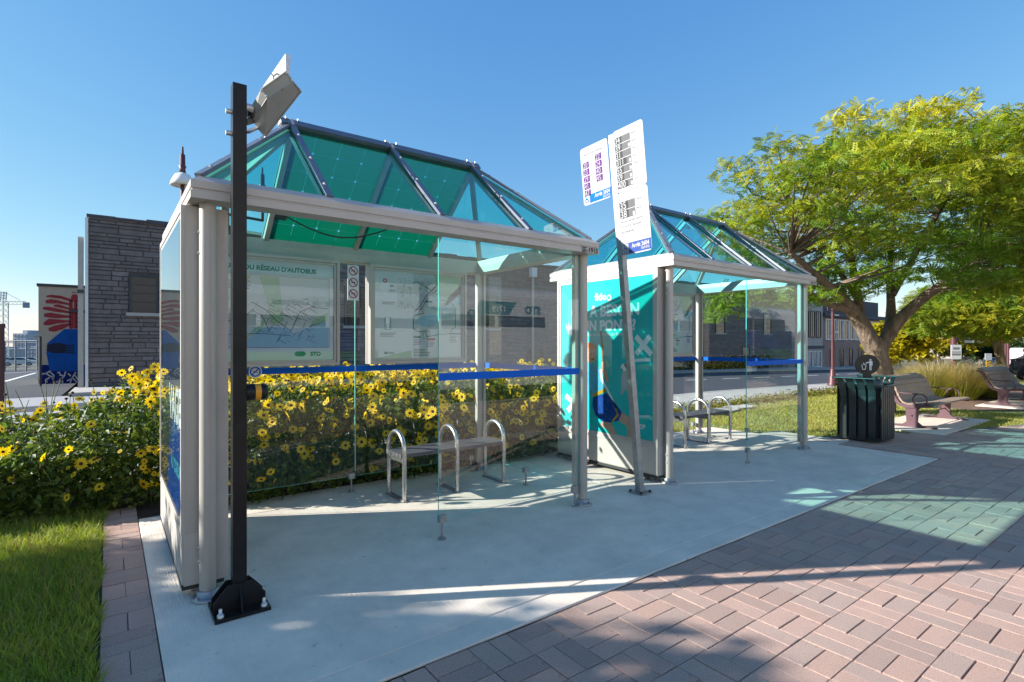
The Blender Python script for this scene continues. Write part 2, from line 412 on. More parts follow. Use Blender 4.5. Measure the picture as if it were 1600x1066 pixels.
for j in range(-8, 27):
    vc = j0 - (j + .5) * CELL
    if vc < -3.9: continue
    for i in range(int(-1.2 / CELL), int(27 / CELL)):
        uc = (i + .5) * CELL
        top = vc + CELL / 2
        if uc - CELL / 2 < 8.52:
            if top > 2.225: continue
        elif top > plaza_edge(uc) : continue
        if vc < -.8 and uc < .0: continue
        q = CELL / 4
        if (i + j) % 2: cells += [(uc, vc - q, True), (uc, vc + q, True)]
        else: cells += [(uc - q, vc, False), (uc + q, vc, False)]
pave(cells, plaza)
b = MB(); b.box(-.035, .197, 2.0, 6.0, -.06, -.014, SAND); edging = tag(b.build('brick_edging'), kind='structure')
cells = []
for i in range(17):
    vc = 2.02 + (i + .5) * CELL; q = CELL / 4
    cells += [(.081, vc - q, True), (.081, vc + q, True)] if i % 2 else [(.081 - q, vc, False), (.081 + q, vc, False)]
pave(cells, edging)
# road beside the plaza (behind the camera; it shows in the glass)
sheet('bus_lane', ls(-40, 60, 10), [-12, -8, -4.35], -.13, ASPH)
b = MB(); b.box(-30, 60, -4.35, -4.1, -.3, -.006, WALK); tag(b.build('bus_kerb'), kind='structure')

# lawns and beds
def polysheet(name, pts, z, mat):
    c = MB(); c.poly([(x, y, z) for x, y in pts], mat); return tag(c.build(name), kind='structure')
polysheet('lawn', [(-16, -4), (-1.2, -4), (-1.2, 1.9), (-.04, 2.0), (-.04, 5.9), (-16, 5.9)], -.02, TURFD)
polysheet('flower_bed_soil', [(-16, 5.9), (-.04, 5.9), (-.04, 6.0), (.2, 6.0), (.2, 5.51), (6.1, 5.51), (6.1, 7.39), (-16, 7.39)], -.03, SOIL)
rl = [(8.5, 4.62), (9.0, 4.62), (9.0, 3.95), (9.9, 3.66), (11, 3.01), (13.2, 2.31), (20, 1.61), (30, 1.31), (46, 1.3), (46, 7.39), (6.11, 7.39), (6.11, 5.51), (8.5, 5.51)]
polysheet('far_lawn', rl, -.02, TURF)
polysheet('mulch_bed', [(15.2, 3.7), (16.4, 2.3), (21, 2.0), (24, 3), (24, 6.3), (17, 6.3)], -.012, MULCH)
b = MB(); b.box(10.75, 13.55, 2.75, 3.95, -.05, .004, CONC); tag(b.build('bench_pad'), kind='structure')
b = MB(); b.box(16.4, 19.4, 2.5, 3.6, -.05, .006, CONC); tag(b.build('bench_pad'), kind='structure')
b = MB()
for u_, v_, w_, h_ in ((9.75, 6.55, .55, .28), (10.55, 6.6, .7, .3), (11.5, 6.7, .6, .25)):
    n = 9; k = [(u_ + w_ * math.cos(t) * random.uniform(.8, 1.1), v_ + h_ * math.sin(t) * random.uniform(.8, 1.1)) for t in [2 * math.pi * i / n for i in range(n)]]
    s_ = MB(); s_.prism(k, lambda x, y: (x, y, -.05), lambda x, y: (x, y, .035), WALK)
    o = s_.build('stepping_stone', base=(u_, v_, 0)); tag(o, ['flat pale stone nearest the shelter end, set in the lawn', 'largest flat pale stone in the middle of the row in the lawn', 'flat pale stone at the tree end of the row in the lawn'][[9.75, 10.55, 11.5].index(u_)], 'stone', 'flat stones in the lawn')

# ------------------------------------------------------------------ buildings and far things
def onv(px, py, v):
    k = (px - 800) / 840; d = v / (.8 - .6 * k); return (.6 * d + .8 * k * d, v, Z(py, d))
STONE = mk('stone', (.17, .138, .132), .9, 0, .25, 3, .9, 30, attr='col', stain=.35, stain_col=(.10, .085, .088), stain_scale=.9)
MORT = mk('mortar', (.115, .09, .085), .95, 0, .2, 6)
DARKW = mk('dark_window', (.02, .024, .03), .15, 0, .3, 3)
IRON = mk('window_iron', (.05, .05, .055), .6, 0, .2, 6)
PLAST = mk('grey_plaster', (.42, .385, .35), .85, 0, .1, 3, .2, 40, stain=.3)
PINK = mk('pink_stone', (.31, .20, .165), .9, 0, .25, 4, .6, 12, stain=.4)
ROOFD = mk('dark_roof', (.07, .07, .085), .8, 0, .2, 2)
WHITEM = mk('white_painted_metal', (.72, .71, .69), .5, 0, .08, 5)
V0 = 25.
sb = thing('stone_building', (-.6, V0, 0), 'long dark stone building across the road with a barred window near its left end', 'building')
b = MB(); b.box(-.6, 54, V0 + .06, V0 + 9, -2, 6.1, MORT); b.build('wall', sb)
wins = [(.72, 1.45, 2.73, 4.03)] + [(u, u + 1.2, 2.4, 4.1) for u in (9, 16.5, 24, 31, 39.5, 47)] + [(u, u + 1., -.2, 1.1) for u in (20, 28, 35.5, 43.5)]
def stone_v(u0, u1, z0, z1, dp):
    e = .018
    return [(u0, V0 + .07, z0), (u1, V0 + .07, z0), (u1, V0 + .07, z1), (u0, V0 + .07, z1), (u0 + e, V0 + .06 - dp, z0 + e), (u1 - e, V0 + .06 - dp, z0 + e), (u1 - e, V0 + .06 - dp, z1 - e), (u0 + e, V0 + .06 - dp, z1 - e)]
SF = [(4, 5, 6, 7), (0, 1, 5, 4), (1, 2, 6, 5), (2, 3, 7, 6), (3, 0, 4, 7)]
m = MB(); cols = []; nst = 0
z = -.5
while z < 6.1:
    h = random.choice((.13, .16, .18, .22)); u = -.6
    while u < 54:
        l = random.uniform(.3, 1.0) * (1 if u < 6 else 1.6)
        u1 = min(54, u + l)
        for w in wins:
            if z < w[3] + .05 and z + h > w[2] - .12 and u < w[1] + .1 and u1 > w[0] - .1:
                if u < w[0] - .1 - .12: u1 = w[0] - .1
                else: u1 = w[1] + .1; u = None; break
        if u is None: u = u1; continue
        g = random.uniform(.85, 1.14); wv = random.uniform(-.04, .04); c = (g + wv, g, g - wv * .5)
        if random.random() < .02: c = (1.45, 1.42, 1.4)
        V = stone_v(u + .004, u1 - .004, z + .003, z + h - .003, random.uniform(.028, .048))
        if u < 2.7 and z > .6 and nst < 290:
            q = MB(); q.add(V, SF, STONE); o = q.build('stone', sb); set_col(o, c); nst += 1
        else:
            m.add(V, SF, STONE); cols += [c] * 8
        u = u1
    z += h
o = m.build('further_stones', sb); o['kind'] = 'stuff'
a = o.data.attributes.new('col', 'FLOAT_COLOR', 'POINT'); cc = np.ones((len(cols), 4), np.float32); cc[:, :3] = cols; a.data.foreach_set('color', cc.ravel())
m = MB(); u = -.65
while u < 54:
    l = random.uniform(.5, 1.1); t = random.uniform(-.03, .05); m.box(u, min(54.05, u + l - .01), V0 - .05, V0 + .5, 6.1, 6.2 + t, ROOFD); u += l
m.build('coping', sb)
for k, (u0, u1, z0, z1) in enumerate(wins):
    w = MB(); w.box(u0 - .1, u1 + .1, V0 + .02, V0 + .055, z0 - .1, z1 + .05, DARKW); w = w.build('window', sb)
    f = MB()
    f.box(u0 - .1, u0 - .03, V0 - .03, V0 + .02, z0 - .1, z1 + .05, IRON); f.box(u1 + .03, u1 + .1, V0 - .03, V0 + .02, z0 - .1, z1 + .05, IRON)
    f.box(u0 - .03, u1 + .03, V0 - .03, V0 + .02, z1 - .02, z1 + .05, IRON)
    n = 5
    for i in range(1, n): f.bar((u0 + (u1 - u0) * i / n, V0 - .01, z0 - .1), (u0 + (u1 - u0) * i / n, V0 - .01, z1), .025, .025, IRON)
    for i in range(1, 4): f.bar((u0 - .03, V0 - .005, z0 + (z1 - z0) * i / 4), (u1 + .03, V0 - .005, z0 + (z1 - z0) * i / 4), .022, .022, IRON, up=(0, 1, 0))
    f.build('window_bars', w)
    s_ = MB(); s_.box(u0 - .2, u1 + .2, V0 - .08, V0 + .05, z0 - .22, z0 - .1, WALK); s_.build('sill', w)
b = MB(); b.tube([(20.2, V0 - .12, -1), (20.2, V0 - .12, 5.4)], .09, GALV, 8); b.box(20.0, 20.4, V0 - .3, V0 - .02, 5.4, 5.95, WHITEM); b.build('drainpipe', sb)
b = MB(); b.box(-.69, -.6, V0 - .05, V0 + .3, -1, 6.05, WHITEM); b.build('corner_trim', sb)
b = MB(); b.box(-.90, -.74, V0 + .1, V0 + .4, -1, 5.35, WALK); b.box(-.92, -.72, V0 + .06, V0 + .1, 3.3, 3.42, IRON); o = b.build('utility_post', base=(-.9, V0 + .2, 0)); tag(o, 'slim grey steel post standing against the left corner of the stone building', 'post')

def windows(parent, u0, u1, n, z0, z1, fr, mat=DARKW, frm=WHITEM, w=.6, v=V0):
    st = (u1 - u0) / n
    for i in range(n):
        a = u0 + st * i + st * (1 - w) / 2; c = a + st * w
        q = MB(); q.box(a, c, v - .02, v + .03, z0, z1, mat); q = q.build('window', parent)
        f = MB(); f.box(a - fr, a, v - .07, v + .02, z0 - fr, z1 + fr, frm); f.box(c, c + fr, v - .07, v + .02, z0 - fr, z1 + fr, frm)
        f.box(a, c, v - .07, v + .02, z1, z1 + fr, frm); f.box(a, c, v - .09, v + .02, z0 - fr, z0, frm); f.box((a + c) / 2 - .03, (a + c) / 2 + .03, v - .05, v + .01, z0, z1, frm)
        f.build('window_frame', q)
pb = thing('plaster_building', (56, V0, 0), 'pale grey plastered house front with tall windows beside the dark stone building', 'building')
b = MB(); b.box(54.05, 58.6, V0, V0 + 8, -3, 5.9, PLAST); b.box(54.02, 58.65, V0 - .15, V0, .9, 1.2, ROOFD); b.build('wall', pb)
windows(pb, 54.4, 58.3, 3, 2.1, 4.6, .1, frm=IRON); windows(pb, 54.4, 58.3, 4, -.9, .6, .08)
kb = thing('mill_building', (68, V0, 0), 'pinkish stone mill with a band of tall windows behind the honey locust trunk', 'building')
b = MB(); b.box(58.7, 80, V0 + .2, V0 + 12, -3, 4.2, PINK); b.build('wall', kb)
b = MB(); b.box(58.7, 80.2, V0 - .2, V0 + 12, 4.2, 4.6, ROOFD); b.box(60.5, 79, V0 + 2, V0 + 11, 4.6, 6.6, ROOFD); b.build('roof', kb)
windows(kb, 59.5, 79.5, 14, 1.9, 3.9, .1, w=.7, v=V0 + .2); windows(kb, 60, 79, 8, -1., .8, .06, w=.3, frm=IRON, v=V0 + .2)

# mural building
VM = 32.8
BEIGE = mk('mural_beige', (.50, .44, .34), .85, 0, .08, 3, .2, 30); MRED = mk('mural_red', (.33, .05, .06), .85, 0, .15, 3); MBLU = mk('mural_blue', (.012, .10, .38), .85, 0, .18, 2)
MNAV = mk('mural_navy', (.012, .025, .15), .85, 0, .18, 2); MDRK = mk('mural_dark', (.03, .035, .06), .85, 0, .15, 2); MWHT = mk('mural_cream', (.62, .58, .5), .85, 0, .1, 2)
mu = thing('mural_building', onv(95, 610, VM)[:2] + (-.5,), 'beige building end wall painted with a red and blue plant mural', 'building')
x0 = onv(60, 0, VM)[0]; ztop = onv(60, 447, VM)[2]
b = MB(); b.box(x0, x0 + 9, VM, VM + 10, -2, ztop, BEIGE); b.build('wall', mu)
b = MB(); b.box(x0 - .06, x0 + 9, VM - .06, VM + 10, ztop, ztop + .12, IRON); b.build('coping', mu)
def zm(lay): return lambda x, y: onv(x * 160 / 812, 430 + y * .197, VM - .004 * lay)
g = MB()
def blob(pts, w, mat, lay):
    g_ = []; n = len(pts); mp = zm(lay); L = []; Rr = []
    for i in range(n):
        d = Vector(pts[min(i + 1, n - 1)]) - Vector(pts[max(0, i - 1)]); d.normalize(); q = Vector((-d.y, d.x)) * (w[i] if isinstance(w, (list, tuple)) else w) / 2
        L.append(mp(pts[i][0] + q.x, pts[i][1] + q.y)); Rr.append(mp(pts[i][0] - q.x, pts[i][1] - q.y))
    g.add(L + Rr, [(i, i + 1, n + i + 1, n + i) for i in range(n - 1)], mat)
def disc(cx, cy, r, mat, lay): g.poly([zm(lay)(cx + r * math.cos(t), cy - r * math.sin(t)) for t in [2 * math.pi * i / 16 for i in range(16)]], mat)
g.poly([zm(1)(*p) for p in ((305, 910), (700, 910), (700, 712), (305, 712))], MNAV)
g.poly([zm(2)(*p) for p in ((395, 762), (640, 762), (640, 428), (510, 428), (375, 540), (368, 620))], MBLU)
for pts, w in ((((366, 170), (400, 166), (480, 175), (550, 196), (600, 205)), (10, 22, 24, 20, 14)), (((362, 212), (400, 208), (460, 212), (550, 232)), (24, 36, 26, 14)), (((426, 243), (460, 243), (550, 268)), (14, 26, 12)),
               (((340, 263), (380, 265), (450, 278), (560, 297)), (18, 30, 30, 14)), (((350, 318), (400, 318), (470, 326), (560, 331)), (24, 42, 32, 12)), (((346, 388), (390, 372), (450, 367), (560, 367)), (20, 52, 34, 12)), (((386, 432), (430, 426), (500, 405), (560, 388)), (24, 48, 40, 14)),
               (((562, 425), (562, 200)), 28), (((600, 425), (600, 190)), 26), (((580, 420), (580, 260)), 8)):
    blob(pts, w, MRED, 3)
for k in range(7): blob(((605, 210 + 34 * k), (630, 205 + 32 * k), (655, 195 + 32 * k)), (12, 16, 12), MRED, 3)
disc(592, 180, 30, MRED, 4)
for x in (574, 594, 614): disc(x, 138, 5, MDRK, 4)
blob(((372, 580), (420, 578), (480, 580), (520, 585)), (50, 78, 82, 60), MDRK, 3)
for y1, y0 in ((556, 560), (578, 575), (600, 590), (620, 605)): blob(((480, y0), (590, y1)), (16, 9), MDRK, 4)
for pts in (((330, 785), (365, 780), (400, 760)), ((365, 780), (395, 800), (430, 815)), ((400, 770), (430, 800), (415, 830)), ((455, 775), (470, 770), (476, 785)), ((420, 855), (470, 840), (510, 800), (520, 765)), ((470, 840), (450, 885)), ((490, 820), (500, 870)), ((505, 800), (470, 790)), ((530, 840), (570, 820), (600, 770)), ((570, 820), (545, 880)), ((590, 790), (620, 830)), ((575, 815), (610, 850)), ((620, 850), (640, 800), (625, 770)), ((375, 850), (365, 830), (395, 812)), ((560, 800), (540, 780))):
    blob(pts, 11, MWHT, 3)
g.build('mural', mu)
b = MB(); A = onv(110, 487, VM); b.tube([A, (A[0] + .2, VM - .5, A[2]), (A[0] + 1., VM - .8, A[2] - .05), (A[0] + 2.2, VM - .8, A[2] - .25)], .06, IRON, 6); b.build('lamp_arm', mu)

# skyline on the left
HAZY = mk('hazy_concrete', (.36, .40, .45), .9, 0, .12, .3); HAZD = mk('hazy_window', (.20, .25, .31), .5, 0, .1, .5)  # aerial haze is mixed into these wall and window colours
def far_block(name, px0, px1, py, d, label, fl, nb):
    A = P(px0, d); B = P(px1, d); A = Vector((*A, 0)); B = Vector((*B, 0)); w = (B - A).length; ux = (B - A).normalized(); uy = Vector((-ux.y, ux.x, 0)); zt = Z(py, d)
    t = thing(name, (A + B) / 2 + Vector((0, 0, tz(*A.to_2d()))), label, 'building')
    b = MB(); f = lambda x, y, z: A + ux * x + uy * y + Vector((0, 0, z))
    def bx(x0, x1, y0, y1, z0, z1, m):
        v = [f(x, y, z) for z in (z0, z1) for y in (y0, y1) for x in (x0, x1)]; b.add(v, [(0, 2, 3, 1), (4, 5, 7, 6), (0, 1, 5, 4), (1, 3, 7, 5), (3, 2, 6, 7), (2, 0, 4, 6)], m)
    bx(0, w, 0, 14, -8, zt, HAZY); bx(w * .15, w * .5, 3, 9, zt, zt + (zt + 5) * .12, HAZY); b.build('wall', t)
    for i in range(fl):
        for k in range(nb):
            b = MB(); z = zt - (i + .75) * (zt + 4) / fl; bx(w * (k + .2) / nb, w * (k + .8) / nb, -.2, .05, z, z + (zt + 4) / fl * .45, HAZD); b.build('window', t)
far_block('far_building', 20, 42, 521, 190, 'tallest pale block on the far skyline left of the mural', 6, 4)
far_block('far_building', 42, 58, 541, 150, 'low pale block right of the tallest one on the far skyline', 4, 3)
far_block('far_building', -40, 18, 545, 170, 'long low pale block below the crane at the left edge', 4, 8)
CRW = mk('crane_paint', (.55, .57, .60), .6, 0, .05); CRG = mk('crane_counterweight', (.25, .30, .38), .8, 0, .1)
DC = 150
def cpt(px, py): return P3(px, py, DC)
cr = thing('tower_crane', (*P(5, DC), tz(*P(5, DC))), 'pale lattice tower crane on the skyline at the left edge', 'crane')
def lattice(p, q, w, n, mat, name, r=.09):
    b = MB(); p = Vector(p); q = Vector(q); d = (q - p).normalized(); a = d.cross(Vector((.8, -.6, .3))).normalized() * w / 2; c = d.cross(a).normalized() * w / 2
    C4 = [a + c, a - c, -a - c, -a + c]
    for k in C4: b.bar(p + k, q + k, r * 2, r * 2, mat, up=(.3, .4, .86))
    for i in range(n):
        s0 = p + (q - p) * i / n; s1 = p + (q - p) * (i + 1) / n
        for k in range(4): b.bar(s0 + C4[k], s1 + C4[(k + 1) % 4], r, r, mat, up=(.3, .5, .8))
    return b.build(name, cr)
lattice((*P(5, DC), -6), cpt(5, 472), 1.5, 12, CRW, 'mast'); lattice(cpt(5, 472), cpt(6, 456), .8, 4, CRW, 'tower_top')
lattice(cpt(-80, 470), cpt(38, 473.5), .9, 20, CRW, 'jib', .07)
b = MB(); c = cpt(41, 475.5); b.box(c.x - .7, c.x + .7, c.y - .6, c.y + .6, c.z - 1., c.z + .5, CRG); b.build('counterweight', cr)
b = MB(); b.tube([cpt(6, 456), cpt(36, 472)], .06, CRW, 4); b.tube([cpt(6, 456), cpt(-60, 470)], .06, CRW, 4); b.build('tie_rod', cr)
# ball court fence
FEN = mk('fence_steel', (.22, .24, .26), .6, .3, .1)
DF = 50
fn = thing('mesh_fence', (*P(30, DF), tz(*P(30, DF))), 'tall thin steel fence round the car park left of the mural', 'fence')
A = Vector((*P(-60, DF), 0)); B = Vector((*P(58, DF), 0)); zb = tz(*P(30, DF)) - .15
for i in range(8):
    q = A + (B - A) * i / 7; b = MB(); b.tube([(q.x, q.y, zb), (q.x, q.y, Z(533, DF))], .06, FEN, 6); b.build('fence_post', fn)
for y, r_ in ((533, .07), (535.5, .05), (545, .04), (574, .04)):
    b = MB(); b.tube([(A.x, A.y, Z(y, DF)), (B.x, B.y, Z(y, DF))], r_, FEN, 5); b.build('fence_rail', fn)
b = MB(); dr = (B - A).normalized()
for i in range(60):
    q = A + (B - A) * i / 60; b.tube([(q.x, q.y, zb), (q.x, q.y, Z(535, DF))], .008, FEN, 3)
o = b.build('fence_wire', fn); o['kind'] = 'stuff'
# black lamp pole in front of the mural
DL = 23.; q = P(63, DL)
b = MB(); b.tube([(q[0], q[1], -.5), (q[0], q[1], Z(526, DL))], .05, IRON, 8); e = P3(53, 526, DL); b.bar((q[0], q[1], Z(526.5, DL)), e, .09, .06, IRON)
tag(b.build('lamp_pole', base=(q[0], q[1], -.3)), 'thin black lamp pole with a short flat arm in front of the mural', 'lamp post')
q = P(1, 8.2)
b = MB(); b.tube([(q[0], q[1], 0), (q[0], q[1], Z(510, 8.2))], .045, MAROON, 10); b.tube([(q[0], q[1], Z(512, 8.2)), (q[0], q[1], Z(506, 8.2))], .055, MAROON, 10)
tag(b.build('maroon_post', base=(q[0], q[1], 0)), 'plain dark maroon post at the left edge beside the sunflowers', 'post')

# ------------------------------------------------------------------ bus shelters
ADT = mk('poster_teal', (.02, .48, .46), .45, 0, .05, 3); PWHITE = mk('poster_white', (.78, .80, .80), .45, 0, .02); SKIN = mk('print_skin', (.55, .33, .24), .5, 0, .15, 20)
PBLUE = mk('print_blue', (.01, .06, .26), .5, 0, .25, 12); PSHIRT = mk('print_light_blue', (.08, .38, .52), .5, 0, .2, 8); PGOLD = mk('print_gold', (.50, .30, .03), .5, 0, .2, 12)
PORANGE = mk('print_orange', (.60, .22, .10), .5, 0, .1, 12); PBROWN = mk('print_brown', (.22, .10, .05), .5, 0, .3, 20); PGREY = mk('print_grey', (.45, .46, .47), .5, 0, .1, 10)
PDARK = mk('poster_dark', (.035, .045, .05), .5, 0, .2, 3); PDTEAL = mk('print_deep_teal', (.0, .20, .21), .5, 0, .05); MAPBG = mk('map_paper', (.60, .62, .60), .45, 0, .05, 3); MAPW = mk('map_white', (.72, .74, .73), .45, 0, .03, 3)
MAPG = mk('map_green', (.40, .56, .36), .45, 0, .08, 4); MAPB = mk('map_blue', (.36, .54, .62), .45, 0, .08, 4); MAPL = mk('map_line', (.08, .09, .10), .5, 0, .1); MAPT = mk('map_route', (.01, .22, .19), .5, 0, .1)
MAPP = mk('map_purple', (.25, .10, .30), .5, 0, .1); MAPR = mk('map_red', (.45, .06, .08), .5, 0, .1); PVM = None
PANELG = mk('panel_paint', (.50, .46, .415), .45, .05, .05, 4, stain=.2, stain_scale=1.5)
DKRUB = mk('dark_gasket', (.03, .033, .035), .6, 0, .2)
m_, nt_, N_, L_, out_ = nodes_of('solar_cell_silicon')
p_ = N_.new('ShaderNodeBsdfPrincipled'); p_.inputs['Base Color'].default_value = (.01, .14, .105, 1); p_.inputs['Roughness'].default_value = .35
t_ = N_.new('ShaderNodeBsdfTransparent'); t_.inputs[0].default_value = (.10, .60, .44, 1); x_ = N_.new('ShaderNodeMixShader'); x_.inputs[0].default_value = .22
l_ = N_.new('ShaderNodeBsdfTranslucent'); l_.inputs[0].default_value = (.015, .36, .27, 1); y_ = N_.new('ShaderNodeMixShader'); y_.inputs[0].default_value = .6; L_.new(p_.outputs[0], y_.inputs[1]); L_.new(l_.outputs[0], y_.inputs[2])
L_.new(y_.outputs[0], x_.inputs[1]); L_.new(t_.outputs[0], x_.inputs[2]); L_.new(x_.outputs[0], out_.inputs[0]); PVM = m_

def slab_poly(b, pts, th, mat):
    # a flat pane: outline pts extruded by th along its normal
    P_ = [Vector(p) for p in pts]; n = (P_[1] - P_[0]).cross(P_[2] - P_[0]).normalized() * th / 2; k = len(P_)
    b.add([p + n for p in P_] + [p - n for p in P_], [list(range(k)), list(range(k, 2 * k))[::-1]] + [(i, k + i, k + (i + 1) % k, (i + 1) % k) for i in range(k)], mat)
    return b
def rect_ring(b, x0, x1, y0, y1, w, z, t, mp, mat):
    # a rectangular frame of width w in a plane given by mp(x, y, depth)
    O = [(x0, y0), (x1, y0), (x1, y1), (x0, y1)]; I = [(x0 + w, y0 + w), (x1 - w, y0 + w), (x1 - w, y1 - w), (x0 + w, y1 - w)]
    v = [mp(*p, z) for p in O] + [mp(*p, z) for p in I] + [mp(*p, z + t) for p in O] + [mp(*p, z + t) for p in I]
    f = []
    for i in range(4):
        j = (i + 1) % 4; f += [(i, j, 4 + j, 4 + i), (8 + i, 12 + i, 12 + j, 8 + j), (i, 8 + i, 8 + j, j), (4 + i, 4 + j, 12 + j, 12 + i)]
    b.add(v, f, mat)

SU0, SU1, SV0, SV1 = .46, 3.48, 3.56, 5.24      # post lines
FU0, FU1, FV0, FV1 = .36, 3.56, 3.43, 5.37      # fascia outer faces
EU0, EU1, EV0, EV1, EZ = .44, 3.48, 3.53, 5.27, 2.435
RU0, RU1, RV, RZ = 1.14, 2.80, 4.40, 3.17
def plane_v(v, du=0):    # photo pixel -> point of the plane v = const (in shelter 1's own place)
    return lambda px, py, lay=0: (lambda q: (q[0] - du, v - .0012 * lay, q[2]))(onv(px, py, v))
def plane_u(u, du=0):
    def f(px, py, lay=0):
        k = (px - 800) / 840; d = (u + du) / (.6 + .8 * k); return (u - .0012 * lay, .8 * d - .6 * k * d, Z(py, d))
    return f
def stroke3(b, pts, w, mp, mat, lay, ex=1.):
    # printed stroke through pixel-traced points; width in metres
    P_ = [Vector(mp(*p, lay)) for p in pts]; n = (Vector(mp(pts[0][0] + 3, pts[0][1], lay)) - Vector(mp(*pts[0], lay))).cross(Vector(mp(pts[0][0], pts[0][1] + 3, lay)) - Vector(mp(*pts[0], lay))).normalized()
    A = []; B = []
    for i in range(len(P_)):
        d = (P_[min(i + 1, len(P_) - 1)] - P_[max(0, i - 1)]).normalized(); s_ = n.cross(d) * (w[i] if isinstance(w, (list, tuple)) else w) / 2
        A.append(P_[i] + s_); B.append(P_[i] - s_)
    k = len(P_); b.add(A + B, [(i, k + i, k + i + 1, i + 1) for i in range(k - 1)], mat)
def circle_pts(c, r, ax, ay, n=20): return [Vector(c) + Vector(ax) * r * math.cos(2 * math.pi * i / n) + Vector(ay) * r * math.sin(2 * math.pi * i / n) for i in range(n)]
def ring3(b, c, r0, r1, ax, ay, mat, n=24):
    A = circle_pts(c, r0, ax, ay, n); B = circle_pts(c, r1, ax, ay, n); b.add(A + B, [(i, (i + 1) % n, n + (i + 1) % n, n + i) for i in range(n)], mat)

